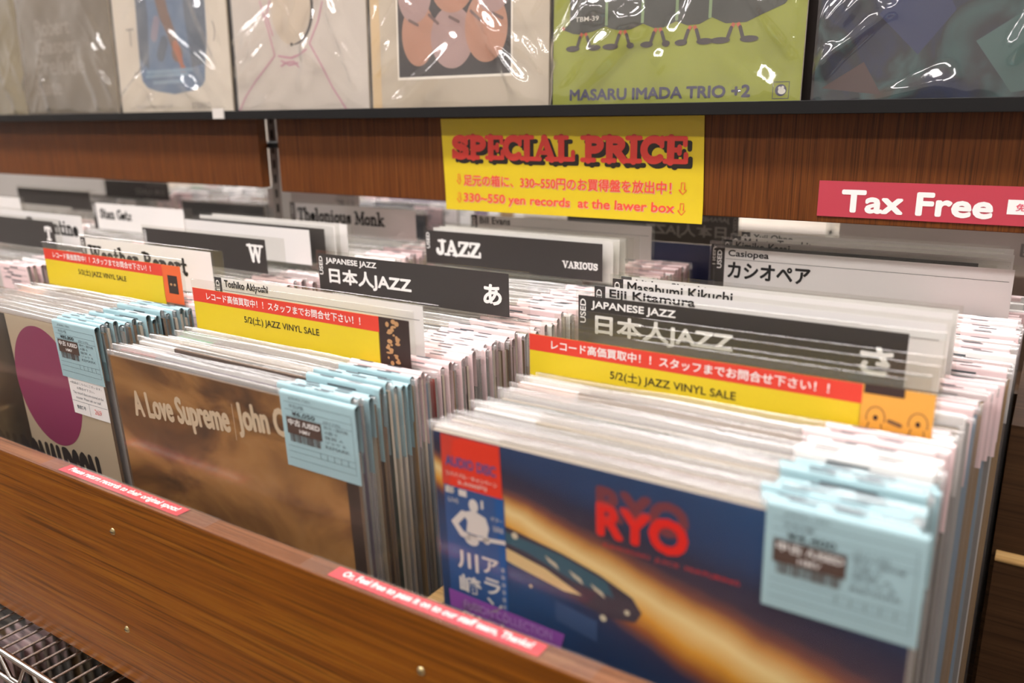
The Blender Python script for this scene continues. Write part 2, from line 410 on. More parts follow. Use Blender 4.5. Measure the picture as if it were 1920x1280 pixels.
def cover_mesh(ci, edge, strip):
    cm = mat('cover_' + PALETTE[ci][0].replace(' ', '_'), PALETTE[ci][1], .5, .4)
    mb = MB(); h = .0016
    xs = -CW / 2; xm = xs + (.055 if strip is not None else .0)
    mb.box(xs, CW / 2, -h, h, 0, CH_, 0)
    # faces of a box: left,right,front(-y),back,bottom,top
    mb.mi = [1, 1, 0, 0, 1, 1]
    if strip is not None:
        mb.box(xs - .0002, xm, -h - .0002, h + .0002, 0, CH_ + .0002, 2)
    return mb.mesh('cover', [cm, edge] + ([STRIPS[strip]] if strip is not None else []))
def sleeve_mesh(seed, top):
    """clear bag: a front and a back sheet joined at the right side and bottom, mouth at the top, slightly wavy"""
    rnd = random.Random(seed)
    W2 = .1605; y0 = .0021; zt = CH_ + top
    nx = 14; a = [rnd.uniform(-1, 1) for _ in range(4)]
    def wob(x, s): return .0007 * (a[0] * math.sin(19 * x + 2 * s) + a[1] * math.sin(41 * x + s) + a[2] * math.cos(11 * x))
    mb = MB()
    for s in (-1, 1):
        vs = []
        for kz, (z, amp) in enumerate(((-.002, 0), (CH_ - .004, .1), (CH_ + .001, .5), (zt - .001, 1.0), (zt, 1.15))):
            for i in range(nx + 1):
                x = -W2 + 2 * W2 * i / nx
                yy = s * (y0, y0, y0, y0 * .8, y0 * .15)[kz] + wob(x, s) * amp
                vs.append((x, yy, z + (wob(x + 3, s) * 1.3 if kz >= 3 else 0)))
        fs = []; mi = []
        for kz in range(4):
            for i in range(nx):
                q = kz * (nx + 1) + i
                fs.append((q, q + 1, q + nx + 2, q + nx + 1)); mi.append(0 if kz < 2 else 1)
        o = len(mb.f)
        mb.add(vs, fs, 0, True)
        for j, v in enumerate(mi): mb.mi[o + j] = v
    mb.add([(W2, -y0, -.002), (W2, y0, -.002), (W2, y0, CH_), (W2, -y0, CH_)], [(0, 1, 2, 3)], 0)
    mb.add([(-W2, -y0, -.002), (W2, -y0, -.002), (W2, y0, -.002), (-W2, y0, -.002)], [(0, 1, 2, 3)], 0)
    return mb.mesh('plastic_sleeve', [PLASTIC, PLASTIC_TOP])
TAG_W, TAG_H = .082, .064
def tag_mesh(paper, top, rnd, printed=True):
    """paper slip folded over the sleeve's mouth at its right end; x=0 is its left edge"""
    zt = CH_ + top + .0006; r = .0028
    prof = [(-r, zt - TAG_H)] + [(-r * math.cos(t * math.pi / 8), zt - r + r * math.sin(t * math.pi / 8)) for t in range(9)] + [(r, zt - TAG_H * .55)]
    mb = MB()
    vs = [(x, p[0], p[1]) for p in prof for x in (0, TAG_W)]
    mb.add(vs, [(2 * k, 2 * k + 1, 2 * k + 3, 2 * k + 2) for k in range(len(prof) - 1)], 0, True)
    if printed:
        y = -r - .0003
        for q in range(3):
            z = zt - .008 - q * .0085
            mb.rect(.004, TAG_W - .005, z, z + .0004, y, 1)
        for q in range(7):
            x0 = .006 + rnd.uniform(0, .03); x1 = min(TAG_W - .006, x0 + rnd.uniform(.012, .035)); z = zt - .0045 - q * .0042
            mb.rect(x0, x1, z - .0018, z, y, 1)
        # print that runs over the fold
        for q in range(2):
            x0 = .008 + q * .03 + rnd.uniform(0, .01)
            mb.add([(x0, -r * .5, zt + .00025), (x0 + .016, -r * .5, zt + .00025), (x0 + .016, r * .1, zt + .00028), (x0, r * .1, zt + .00028)], [(0, 1, 2, 3)], 1)
    return mb.mesh('price_tag', [paper, GREY_INK])

TOPS = (.005, .007, .009)
SLV = [(sleeve_mesh(q, TOPS[q % 3]), TOPS[q % 3]) for q in range(9)]
TAGPAPER = {'blue': BLUE_TAG, 'pink': PINK_TAG, 'white': WHITE_PAPER}
TAGM = {}
rr_ = random.Random(3)
for kx in TAGPAPER:
    for tp in TOPS: TAGM[(kx, tp)] = [tag_mesh(TAGPAPER[kx], tp, rr_) for _ in range(3)]
COV = {}
def cover(ci, ei, st):
    if (ci, ei, st) not in COV: COV[(ci, ei, st)] = cover_mesh(ci, (EDGE_L, EDGE_D, EDGE_G)[ei], st)
    return COV[(ci, ei, st)]

def ordinal(n): return str(n) + ('th' if 10 <= n % 100 <= 20 else {1: 'st', 2: 'nd', 3: 'rd'}.get(n % 10, 'th'))

LEAN = math.radians(2.6)
rnd = random.Random(11)
NREC = [0]
def record(xc, ytop, ztop, tagkind, where, group, ci=None, st='r', lean=LEAN, flip=False):
    """one sleeved record; xc centre, ytop the depth of its top edge, ztop the height of the sleeve's mouth"""
    sm, tp = SLV[rnd.randrange(9)]
    hh = CH_ + tp
    if ci is None: ci = rnd.choices(range(len(PALETTE)), [10, 8, 6, 4, 5, 12, 2, 9, 2, 1, 3, 1, 2, 1])[0]
    ei = rnd.choices((0, 1, 2), (4, 3, 4))[0]
    if st == 'r': st = rnd.choice((None, None, None, 0, 2, 2, 1 if rnd.random() < .3 else 2, 3 if rnd.random() < .4 else 2, 4 if rnd.random() < .5 else None))
    tname = {'blue': 'with blue price tag', 'pink': 'with pink price tag', 'white': 'with white price tag', None: 'without price tag'}[tagkind]
    lab = '%s record %s, %s' % (PALETTE[ci][0], tname, where)
    t = thing('record', lab, 'record', (xc, ytop + hh * math.sin(lean), ztop - hh * math.cos(lean)), (lean, 0, math.pi if flip else 0), group)
    if flip: t.rotation_euler = (-lean, 0, math.pi)
    link('cover', cover(ci, ei, st), t, (rnd.uniform(-.001, .001), 0, 0))
    link('plastic_sleeve', sm, t)
    if tagkind: link('price_tag', rnd.choice(TAGM[(tagkind, tp)]), t, (.078 + rnd.uniform(-.006, .0015), 0, 0))
    NREC[0] += 1
    return t

LOWER = []
def lower_box():
    t = thing('record_crate', 'dark low crate of records on the floor under the wire shelf', 'crate', (-1.47, .66, 0))
    o = (1.47, -.66, 0)
    MB().box(-1.66, -1.28, .40, .92, .08, .10).build('crate_base', WOOD_DARK_SHADE, t, o)
    MB().box(-1.66, -1.28, .40, .412, .10, .30).build('front_panel', WOOD_DARK_SHADE, t, o); MB().box(-1.66, -1.28, .908, .92, .10, .30).build('rear_panel', WOOD_DARK_SHADE, t, o)
    for x in (-1.66, -1.292): MB().box(x, x + .012, .412, .908, .10, .30).build('side_panel', WOOD_DARK_SHADE, t, o)
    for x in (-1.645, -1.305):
        for y in (.415, .895): MB().box(x - .012, x + .012, y - .012, y + .012, 0, .08).build('foot', WOOD_DARK_SHADE, t, o)
    y = .425; c = 0
    while y < .88:
        c += 1
        record(-1.47 + rnd.uniform(-.004, .004), y, .10 + .322 + rnd.uniform(0, .004), 'pink', '%s from the front in the floor crate' % ordinal(c), 'records in the floor crate', None, 'r', math.radians(1.5))
        y += .017
# ------------------------------------------------------------------ divider cards
CDW = .308
def divider_card(x0, y, ztop, label, sheet_w=CDW, lean=math.radians(1.0), hgt=.375):
    """clear plastic divider: local x from its left edge, z=0 at its top, front at -y"""
    t = thing('divider_card', label, 'divider card', (x0, y + hgt * math.sin(lean), ztop - hgt * math.cos(lean)), (lean, 0, 0), 'divider cards standing among the records')
    bevel(MB().box(0, sheet_w, -.0007, .0007, 0, hgt).build('plastic_sheet', CLEAR_CARD, t), .0004, 1)
    return t, hgt
IY, LY = -.0010, -.0013
def black_insert(t, h, w=.283, hh=.047, top=.004, m=None):
    MB().box(.003, w, IY, -.0008, h - top - hh, h - top).build('paper_insert', m or CARD_BLACK, t)
def used_col(mb, h, top=.004, mi=0, z0=-.026, z1=-.003, x0=.005, x1=.011):
    v, f = text_mesh('USED', .02)
    ax, bx = min(p[0] for p in v), max(p[0] for p in v); ay, by = min(p[1] for p in v), max(p[1] for p in v)
    mb.add([(x1 - (p[1] - ay) / (by - ay) * (x1 - x0), LY, h - top + z0 + (p[0] - ax) / (bx - ax) * (z1 - z0)) for p in v], f, mi)
def japanese_card(x0, y, zt, kana, label):
    t, h = divider_card(x0, y, zt, label)
    black_insert(t, h)
    mb = MB(); used_col(mb, h)
    z = h - .004
    fat_text(mb, 'JAPANESE JAZZ', .0165, .0985, z - .0127, z - .0038, .0003, LY, 0, 0, 6)
    fat_text(mb, '日本人JAZZ', .0205, .150, z - .0380, z - .0160, .0007, LY)
    fat_text(MB(), kana, .250, .274, z - .036, z - .013, .0009, LY).build('kana_lettering', WHITE_INK, t)
    mb.build('lettering', WHITE_INK, t)
    return t
def white_card(x0, y, zt, label, head=None, big=None, slab=None, top=.003, w=.285, line=True, used=True, hh=.055, w_head=None):
    t, h = divider_card(x0, y, zt, label)
    MB().box(.003, w, IY, -.0008, h - top - hh, h - top).build('paper_insert', WHITE_PAPER, t)
    mb = MB()
    if used:
        MB().rect(.003, .0145, h - top - hh, h - top, IY - .0001).build('black_band', CARD_BLACK, t)
        m2 = MB(); used_col(m2, h, top); m2.build('band_lettering', WHITE_INK, t)
    z = h - top
    if line: mb.rect(.016, w - .004, z - .0135, z - .0131, LY)
    if head: fat_text(mb, head, .019, .019 + (w_head or .0056 * len(head)), z - .0122, z - .0018, .00028, LY, 0, 0, 6)
    if big: fat_text(mb, big, .019, .019 + .0200 * len(big), z - .037, z - .0165, .0007, LY)
    if slab: put_slab(mb, slab[0], slab[1], slab[2], z - slab[4], z - slab[3], LY, 0, slab[5] if len(slab) > 5 else .2)
    if mb.v: mb.build('lettering', BLACK_INK, t)
    return t
FLY_ART = [mat('flyer_dark_photo', '#33211c', .5), mat('flyer_gold_art', '#b98a5c', .5), mat('flyer_orange_photo', '#e2622e', .5), mat('flyer_amber_photo', '#e3a542', .5), mat('flyer_brown_line', '#7a5a3a', .5)]
def flyer_card(x0, y, zt, art, label, top=.009, w=.262, wp=.035):
    t, h = divider_card(x0, y, zt, label, .302)
    z = h - top; hh = .052
    ins = MB().box(.002, w, IY, -.0008, z - hh, z).build('paper_insert', YELLOW_PRINT, t)
    MB().rect(.002, w, z - .0145, z, IY - .0001).build('red_band', RED_PRINT, t)
    mb = put_text(MB(), 'レコード高価買取中！！スタッフまでお問合せ下さい！！', .024, w - .022, z - .0113, z - .0030, LY, 0, .012)
    mb.build('band_lettering', WHITE_INK, t)
    mb = put_text(MB(), '5/2(土) JAZZ VINYL SALE', .080, .186, z - .0305, z - .0205, LY, 0, .008)
    mb.build('lettering', BLACK_INK, t)
    a = MB(); a0, a1 = w - .001, w + wp
    if art == 'dark':
        a.box(a0, a1, IY, -.0008, z - .046, z, 0)
        r3 = random.Random(5)
        for q in range(26):
            tt = q / 26
            a.ell(a0 + .0165 + r3.uniform(-.006, .006), z - .003 - tt * .04, r3.uniform(.0012, .0032), r3.uniform(.001, .0026), IY - .0002 - q * .00001, 1, 10)
    elif art == 'orange':
        a.box(a0, a1, IY, -.0008, z - .046, z, 2)
        a.rect(a0 + .010, a1 - .008, z - .034, z - .012, IY - .0002, 0)
        for q in (-1, 1): a.ell((a0 + a1) / 2 + .001 + q * .0035, z - .023, .0022, .0016, IY - .0003, 1, 12)
    else:
        a.box(a0, a1, IY, -.0008, z - .046, z, 3)
        a.rect(a0 + .002, a0 + .028, z - .006, z + .0006, IY - .0002, 0)
        for cx in (a0 + .011, a1 - .009):
            a.ribbon(arc(cx, z - .023, .006, .008, -20, 200), .0007, IY - .0002, 4, False)
            a.ell(cx, z - .023, .0016, .002, IY - .0003, 0, 10)
            a.ribbon([(cx - .004, z - .027), (cx - .008, z - .044)], .0009, IY - .0002, 4, False); a.ribbon([(cx + .004, z - .027), (cx + .006, z - .044)], .0007, IY - .0002, 4, False)
        a.ribbon([(a0 + .02, z - .024), (a1 - .02, z - .026)], .003, IY - .0002, 4)
    a.build('flyer_picture', FLY_ART, t)
    return t

C0, C1, C2, C3 = -1.605, -1.149, -.755, -.363     # left edges of the columns
cards = {}      # column -> list of (depth, phrase)
def reg(col, y, phrase): cards.setdefault(col, []).append((y, phrase))

# column with the brown album
flyer_card(C2, .539, H - .1635, 'dark', 'yellow and red flyer card behind the brown album, dark picture at its right end'); reg(2, .539, 'dark-picture yellow flyer card')
white_card(C2 + .001, .566, H - .1625, 'white divider card directly behind the yellow flyer with the dark picture', 'Toshiko Akiyoshi', '秋吉敏子', w=.290, w_head=.068); reg(2, .566, 'card after the dark-picture flyer')
japanese_card(C2, .719, H - .158, 'あ', 'black divider card lettered 日本人JAZZ with white あ at its right end'); reg(2, .719, 'black あ divider card')
t, h = divider_card(C2, .929, H - .1535, 'black divider card lettered JAZZ and VARIOUS under the yellow sale sign')
black_insert(t, h, .286, .048, .005)
mb = MB(); used_col(mb, h, .005); z = h - .005
put_slab(mb, 'JAZZ', .021, .0985, z - .0335, z - .0125, LY, 0, .24)
put_slab(MB(), 'VARIOUS', .2285, .2795, z - .0345, z - .0255, LY, 0, .2).build('small_lettering', WHITE_INK, t)
mb.build('lettering', WHITE_INK, t); reg(2, .929, 'black card lettered JAZZ')
for q, (y, s) in enumerate(((.941, 'first'), (.950, 'second'), (.959, 'third'))):
    white_card(C2 + .006 + q * .004, y, H - .1520 + .0008 * q, '%s white card directly behind the black card lettered JAZZ and VARIOUS' % s, used=False, line=False, w=.289, top=.004)
reg(2, .959, 'JAZZ card group')
white_card(C2 - .004, 1.048, H - .1465, 'white divider card below the yellow sale sign, in front of the mirrored black card', 'Bill Evans', None, None, top=.003, w=.3035, hh=.047, line=True); reg(2, 1.048, 'white card under the sale sign')

# column with the purple disc album
flyer_card(C1, .596, H - .1595, 'orange', 'yellow and red flyer card behind the purple disc album, orange picture at its end'); reg(1, .596, 'orange-picture yellow flyer card')
white_card(C1 - .002, .650, H - .157, 'white divider card with large slab lettering behind the orange-picture flyer', None, None, ('Weather Report', .020, .236, .010, .034, .2), w=.286, line=False); reg(1, .650, 'card with large slab letters')
t, h = divider_card(C1, .746, H - .154, 'black divider card with a white W at its right end')
black_insert(t, h, .272, .046, .004)
mb = MB(); used_col(mb, h); put_slab(mb, 'W', .236, .264, h - .036, h - .012, LY, 0, .22); mb.build('lettering', WHITE_INK, t); reg(1, .746, 'black W divider card')
white_card(C1 - .002, .822, H - .151, 'white card with dark border, first behind the black W divider card', used=False, line=False, w=.278, hh=.05)
t, h = divider_card(C1, .836, H - .149, 'black divider card with a bare front, two cards behind the black W divider'); black_insert(t, h, .291, .05, .004)
white_card(C1 - .002, .850, H - .147, 'white card, third divider behind the black W divider card', used=False, line=False, w=.300, hh=.05)
white_card(C1 + .008, .866, H - .146, 'white card, fourth divider behind the black W divider card', used=False, line=False, w=.298, hh=.05); reg(1, .866, 'cards after the W divider')
white_card(C1 + .002, 1.037, H - .1445, 'white divider card with slab lettering beside the steel post, under the wooden board', None, None, ('Thelonious Monk', .020, .222, .008, .030, .2), w=.289, line=False, hh=.05); reg(1, 1.037, 'white card beside the steel post')

# far left columns
t, h = divider_card(C0 - .022, .716, H - .1535, 'black divider card with a white T at the left edge of the photo')
black_insert(t, h, .290, .046, .004)
mb = MB(); used_col(mb, h); put_slab(mb, 'T', .262, .281, h - .035, h - .013, LY, 0, .24); mb.build('lettering', WHITE_INK, t); reg(0, .716, 'black T divider card')
t = white_card(C0 - .03, .762, H - .151, 'white divider card whose name ends in ntine, behind the black T divider', used=False, line=False, w=.300, hh=.052)
put_slab(MB(), 'Turrentine', .128, .285, .375 - .037, .375 - .012, LY, 0, .19).build('lettering', BLACK_INK, t); reg(0, .762, 'white card behind the T divider')
white_card(C0 + .026, .925, H - .154, 'white divider card with slab lettering near the left edge, below the wooden board', None, None, ('Stan Getz', .026, .128, .010, .029, .2), w=.285, line=False, hh=.05); reg(0, .925, 'white card near the left board')
t, h = divider_card(C0 - .394, .86, H - .146, 'bare white divider card at the far left edge of the photo', .30)
MB().box(.003, .285, IY, -.0008, h - .055, h - .003).build('paper_insert', WHITE_PAPER, t); reg(-1, .86, 'far left white card')
t, h = divider_card(C0 - .394, 1.0, H - .143, 'black-banded divider card at the far left under the wooden board', .30); black_insert(t, h, .29, .035, .006); reg(-1, 1.0, 'far left black-banded card')

# column with the blue album
flyer_card(C3 - .008, .594, H - .176, 'amber', 'yellow and red flyer card behind the blue album, amber picture at its end', .008, .275, .046); reg(3, .594, 'amber-picture yellow flyer card')
for q, (y, z, s) in enumerate(((.610, -.172, 'first'), (.630, -.170, 'second'), (.648, -.168, 'third'))):
    divider_card(C3 - .004 + .002 * q, y, H + z - .004, '%s clear blank divider sheet behind the flyer with the amber picture' % s, .312)
japanese_card(C3 + .001, .664, H - .1578, 'さ', 'black divider card lettered 日本人JAZZ with white さ at its right end'); reg(3, .664, 'black さ divider card')
white_card(C3, .698, H - .1552, 'white divider card first behind the black さ divider, blue album column', 'Eiji Kitamura', '北村英治', w=.305, w_head=.085, top=.004)
white_card(C3, .737, H - .1548, 'white divider card second behind the black さ divider, blue album column', 'Masabumi Kikuchi', '菊地雅章', w=.305, w_head=.106, top=.004)
white_card(C3 + .003, .750, H - .1545, 'white divider card third behind the black さ divider, blue album column', 'Hideo Shiraki', None, w=.305, top=.004); reg(3, .750, 'cards after the さ divider')
white_card(C3 + .011, 1.004, H - .1605, 'white divider card with large black katakana under the pink tax sign', 'Casiopea', 'カシオペア', w=.325, hh=.062, w_head=.050) ; reg(3, 1.004, 'white katakana card')
t, h = divider_card(C3 + .001, 1.016, H - .1575, 'black divider card directly behind the white katakana card', .33); black_insert(t, h, .300, .046, .004)
mb = MB(); used_col(mb, h); mb.build('lettering', WHITE_INK, t)
white_card(C3 + .010, 1.034, H - .1545, 'white card second behind the white katakana card, under the wooden board', 'Kimiko Kasai', None, w=.318)
white_card(C3 + .014, 1.055, H - .1525, 'white card third behind the white katakana card, under the wooden board', 'Makoto Terashita', None, w=.318)
white_card(C3 + .018, 1.080, H - .1500, 'white card fourth behind the white katakana card, under the wooden board', 'Yuji Ohno', None, w=.312); reg(3, 1.080, 'katakana card group')

# ------------------------------------------------------------------ fill the columns with records
GROUPS = {-1: 'records in the far left column', 0: 'records in the left column', 1: 'records behind the purple disc album', 2: 'records behind the brown album', 3: 'records behind the blue album'}
ALLC = {2: [.539, .566, .719, .929, .941, .950, .959, 1.048], 1: [.596, .650, .746, .822, .836, .850, .866, 1.037], 0: [.716, .762, .925], -1: [.86, 1.0],
        3: [.594, .610, .630, .648, .664, .698, .737, .750, 1.004, 1.016, 1.034, 1.055, 1.080]}
FRONT = {2: 'brown front album', 1: 'purple disc front album', 3: 'blue front album', 0: 'left column front', -1: 'far left column front'}
def fill(col, xc, y0, y1, pitch, tagfun, ztop=H - .212):
    y = y0; cnt = 0; ref = FRONT[col]
    seen = sorted(cards.get(col, []))
    while y < y1:
        hit = [c for c in ALLC[col] if abs(c - y) < .0048]
        if hit: y = max(hit) + .005; continue
        for cy, ph in seen:
            if cy < y and ph != ref and cy > y - .2:
                if ref in [p for _, p in seen] and [c for c, p in seen if p == ref][0] > cy: continue
                ref = ph; cnt = 0
        cnt += 1
        tk = tagfun(y)
        record(xc + (.022 * min(1, max(0, (y - .60) / .18)) if col == 3 else 0) + rnd.uniform(-.0035, .0035), y, ztop + rnd.uniform(-.0045, .003), tk, '%s behind the %s' % (ordinal(cnt), ref), GROUPS[col])
        p = pitch(y) if callable(pitch) else pitch
        y += p * rnd.uniform(.92, 1.12)
def tags(blue_until, p_none=.1):
    def f(y):
        if y < blue_until: return 'blue' if rnd.random() < .93 else None
        r = rnd.random()
        return None if r < p_none else ('white' if r < .3 else 'pink')
    return f
pit = lambda y: .0070 if y < .75 else .0084
fill(2, -.590, .4405, 1.135, pit, tags(.515))
fill(1, -.987, .4790, 1.135, pit, tags(.600))
fill(3, -.196, .4420, 1.125, lambda y: .0088 if y < .6 else .0088, tags(.515))
fill(0, -1.441, .640, 1.135, .0084, tags(.1))
fill(-1, -1.835, .86, 1.13, .0095, tags(.1))

# ------------------------------------------------------------------ the three front albums
def front_album(xc, ytop, ztop, label, covermats, name='record', lean=LEAN, top=.006):
    hh = CH_ + top
    t = thing(name, label, 'record', (xc, ytop + hh * math.sin(lean), ztop - hh * math.cos(lean)), (lean, 0, 0), None)
    mb = MB(); mb.box(-CW / 2, CW / 2, -.0016, .0016, 0, CH_); mb.mi = [1, 1, 0, 1, 1, 1]
    c = mb.build('cover', covermats, t)
    mb = MB()
    link('plastic_sleeve', sleeve_mesh(55 + int(xc * 100), top), t)
    return t, c
def price_tag(t, x0, top, price, w=TAG_W, h=.066):
    zt = CH_ + top + .0006; r = .0029
    prof = [(-r, zt - h)] + [(-r * math.cos(q * math.pi / 8), zt - r + r * math.sin(q * math.pi / 8)) for q in range(9)] + [(r, zt - .04)]
    mb = MB()
    mb.add([(x, p[0], p[1]) for p in prof for x in (0, w)], [(2 * k, 2 * k + 1, 2 * k + 3, 2 * k + 2) for k in range(len(prof) - 1)], 0, True)
    o = mb.build('price_tag', BLUE_TAG, t, (x0, 0, 0))
    y = -r - .0003
    p = MB()
    for z in (.0085, .0150, .0205): p.rect(.004, w - .004, zt - z - .0003, zt - z, y)
    for z in (.047, .052, .058): p.rect(.004, w - .004, zt - z - .0003, zt - z, y)
    p.rect(w - .0043, w - .004, zt - .058, zt - .0085, y)
    put_text(p, 'JOHN 1501', .010, .034, zt - .0065, zt - .0040, y); put_text(p, '中古LP盤', .010, .026, zt - .0135, zt - .0100, y)
    for q in range(6):
        put_text(p, ('(0110)', '帯付 / 国内盤', 'A面 0', '盤質 A', 'ジャケ B', 'REMARK')[q], .047, .047 + (.018, .026, .014, .02, .022, .026)[q], zt - .0205 - q * .0042, zt - .0178 - q * .0042, y)
    for q in range(5): p.rect(.040 + q * .0075, .0405 + q * .0075, zt - .052, zt - .047, y)
    p.build('tag_lines', GREY_INK, o)
    put_text(MB(), price, .012, .038, zt - .0205, zt - .0160, y, 0, .015).build('price_lettering', BLACK_INK, o)
    b = MB().rect(.005, .044, zt - .036, zt - .0215, y - .00005)
    rb = random.Random(9); x = .0075
    while x < .042:
        wd = rb.choice((.0003, .0006, .0009)); b.rect(x, x + wd, zt - .0430, zt - .036, y - .00005); x += wd + rb.choice((.0004, .0006, .0008))
    b.build('stock_block', mat('tag_block_print', '#56443c', .6, .3), o)
    m_ = put_text(MB(), '中古 /USED', .007, .0425, zt - .0285, zt - .0228, y - .0002, 0, .02); put_text(m_, 'HMV', .019, .031, zt - .0342, zt - .0308, y - .0002, 0, .01)
    m_.build('block_lettering', WHITE_INK, o)
    return o

def grad_cover(name, build):
    M = mat(name, '#888888', .45, .4); nt, N, L, b = nodes_of(M)
    tc = N.new('ShaderNodeTexCoord'); sp = N.new('ShaderNodeSeparateXYZ'); L.new(tc.outputs['Object'], sp.inputs[0])
    def math_(op, a, b_=None, clamp=False):
        n = N.new('ShaderNodeMath'); n.operation = op; n.use_clamp = clamp
        for i, v in enumerate((a, b_)):
            if v is None: continue
            if isinstance(v, (int, float)): n.inputs[i].default_value = v
            else: L.new(v, n.inputs[i])
        return n.outputs[0]
    def noise(scale, detail=3, dist=0.0, vec=None):
        n = N.new('ShaderNodeTexNoise'); n.inputs['Scale'].default_value = scale; n.inputs['Detail'].default_value = detail; n.inputs['Distortion'].default_value = dist
        L.new(vec or tc.outputs['Object'], n.inputs[0]); return n.outputs[0]
    def rmp(v, stops):
        r = ramp(N, stops); L.new(v, r.inputs[0]); return r.outputs[0]
    def mixc(f, a, c):
        mx = N.new('ShaderNodeMix'); mx.data_type = 'RGBA'
        if isinstance(f, (int, float)): mx.inputs[0].default_value = f
        else: L.new(f, mx.inputs[0])
        for i, v in ((6, a), (7, c)):
            if isinstance(v, str): mx.inputs[i].default_value = lin(v)
            else: L.new(v, mx.inputs[i])
        return mx.outputs[2]
    def scaled(sx, sy, sz):
        mp = N.new('ShaderNodeMapping'); mp.inputs['Scale'].default_value = (sx, sy, sz); L.new(tc.outputs['Object'], mp.inputs[0]); return mp.outputs[0]
    col = build(sp.outputs[0], sp.outputs[2], math_, noise, rmp, mixc, scaled)
    L.new(col, b.inputs['Base Color'])
    return M

# brown album: sepia print, pale condensed title
def sepia(x, z, M_, noise, rmp, mixc, scaled):
    n = noise(7.0, 4, 1.2, scaled(1, 1, 2.2))
    c = rmp(n, [(.30, '#4a3018'), (.45, '#7a5127'), (.58, '#a4743c'), (.75, '#b88a52')])
    d = noise(16, 3, 2.0)
    return mixc(rmp(d, [(.58, '#000000'), (.72, '#303030')]), c, '#d8c3a0')
LSM = grad_cover('sepia_album_print', sepia)
t, c = front_album(-.5855, .4330, H - .2125, 'brown album with pale title lettering and blue price tag at the bin front', [LSM, EDGE_D], 'record')
mb = MB()
fat_text(mb, 'A Love Supreme', -.1305, .0115, CH_ - .0655, CH_ - .0310, .0011, -.0018, 0, math.radians(4.6))
mb.rect(.0155, .0161, CH_ - .052, CH_ - .018, -.0018)
fat_text(mb, 'John Coltrane', .0215, .146, CH_ - .0480, CH_ - .0150, .0011, -.0018, 0, math.radians(4.6))
mb.build('title_lettering', mat('pale_title_ink', '#d9c4a4', .5), c)
MB().rect(.1445, CW / 2, 0, CH_, -.00175).build('dark_spine_band', mat('dark_spine_print', '#3a2a1f', .5), c)
price_tag(t, .080, .006, '¥6,050')

# purple disc album
DUSK = mat('cover_beige_print', '#c9b79a', .5, .4)
t, c = front_album(-.990, .4705, H - .2115, 'beige album with a large purple disc and blue price tag at the bin front', [DUSK, EDGE_D], 'record')
xl = -.990
MB().ell(-.950 - xl, CH_ - .0805, .0660, .0730, -.0018, 0, 56).build('disc_print', mat('purple_print', '#96345f', .45), c)
def darkphoto(x, z, M_, noise, rmp, mixc, scaled):
    return rmp(noise(9, 4, 1.0, scaled(1, 1, .6)), [(.3, '#1e1a16'), (.5, '#4a4030'), (.7, '#6f604a')])
MB().rect(-CW / 2, -1.0135 - xl, 0, CH_, -.00175).build('photo_print', grad_cover('dark_photo_print', darkphoto), c)
mb = MB(); fat_text(mb, 'DONALDSON', -1.040 - xl, -.868 - xl, CH_ - .236, CH_ - .158, .0028, -.0019, 0, math.radians(2.5)); fat_text(mb, 'LOU', -1.122 - xl, -1.050 - xl, CH_ - .240, CH_ - .163, .0028, -.0019, 0, math.radians(2.5))
mb.build('title_lettering', BLACK_INK, c)
o = price_tag(t, .0815, .006, '¥85,800')
zt = CH_ + .006
s = MB().box(.009, .0775, -.0026, -.0023, zt - .108, zt - .055).build('white_slip', WHITE_PAPER, t, (.0815, 0, 0))
mb = MB(); y = -.0029
for q, (bx, ln) in enumerate(((.013, .060), (.024, .034), (.015, .058), (.019, .048))):
    put_text(mb, ('※商品はこちらにございます。', 'お問合せ下さい。', 'The record discs are stored at the', 'counter. Please ask our staff.')[q], bx, bx + ln, zt - .0715 - q * .0058, zt - .0685 - q * .0058, y)
mb.rect(.010, .077, zt - .0925, zt - .0921, y); mb.rect(.0415, .0419, zt - .107, zt - .0925, y)
put_text(mb, '整理番号', .017, .034, zt - .1015, zt - .0970, y, 0, .01)
mb.build('slip_lettering', GREY_INK, s)
put_text(MB(), '269', .051, .064, zt - .1025, zt - .0965, y).build('slip_number', mat('red_pen', '#d9655e', .5), s)

# blue album with streaks of light
def juice(x, z, M_, noise, rmp, mixc, scaled):
    # d: signed distance below a line falling to the right; the streak widens to the right
    u = M_('ADD', x, CW / 2)
    v = M_('SUBTRACT', CH_, z)
    line = M_('ADD', M_('MULTIPLY', u, .305), .0255)
    dd = M_('SUBTRACT', v, line)
    wob = M_('MULTIPLY', M_('SUBTRACT', noise(22, 3), .5), .012)
    dd = M_('ADD', dd, wob)
    wid = M_('ADD', M_('MULTIPLY', u, .060), .0105)
    k = M_('ADD', M_('MULTIPLY', M_('DIVIDE', dd, wid), .125), .5, True)
    streak = rmp(k, [(.16, '#06305e'), (.28, '#141f42'), (.37, '#33253c'), (.42, '#7c4434'), (.46, '#c98e40'), (.53, '#eed694'), (.63, '#dd9c26'), (.70, '#9a541c'), (.77, '#2a2444'), (.9, '#0a2348')])
    sky = rmp(noise(8, 2), [(.3, '#032a55'), (.7, '#084678')])
    far = M_('GREATER_THAN', M_('ABSOLUTE', dd), 1.0)
    fade = M_('SUBTRACT', 1.0, M_('MULTIPLY', M_('SUBTRACT', M_('ABSOLUTE', M_('SUBTRACT', k, .5)), .2), 4.0), True)
    return mixc(fade, sky, streak)
RYOM = grad_cover('blue_streak_print', juice)
t, c = front_album(-.1915, .4315, H - .2085, 'blue album with golden streak and red lettering at the bin front', [RYOM, EDGE_L], 'record')
zt = CH_; x0 = -CW / 2
PI_ = lambda p: [(x0 + a, zt + b) for a, b in p]
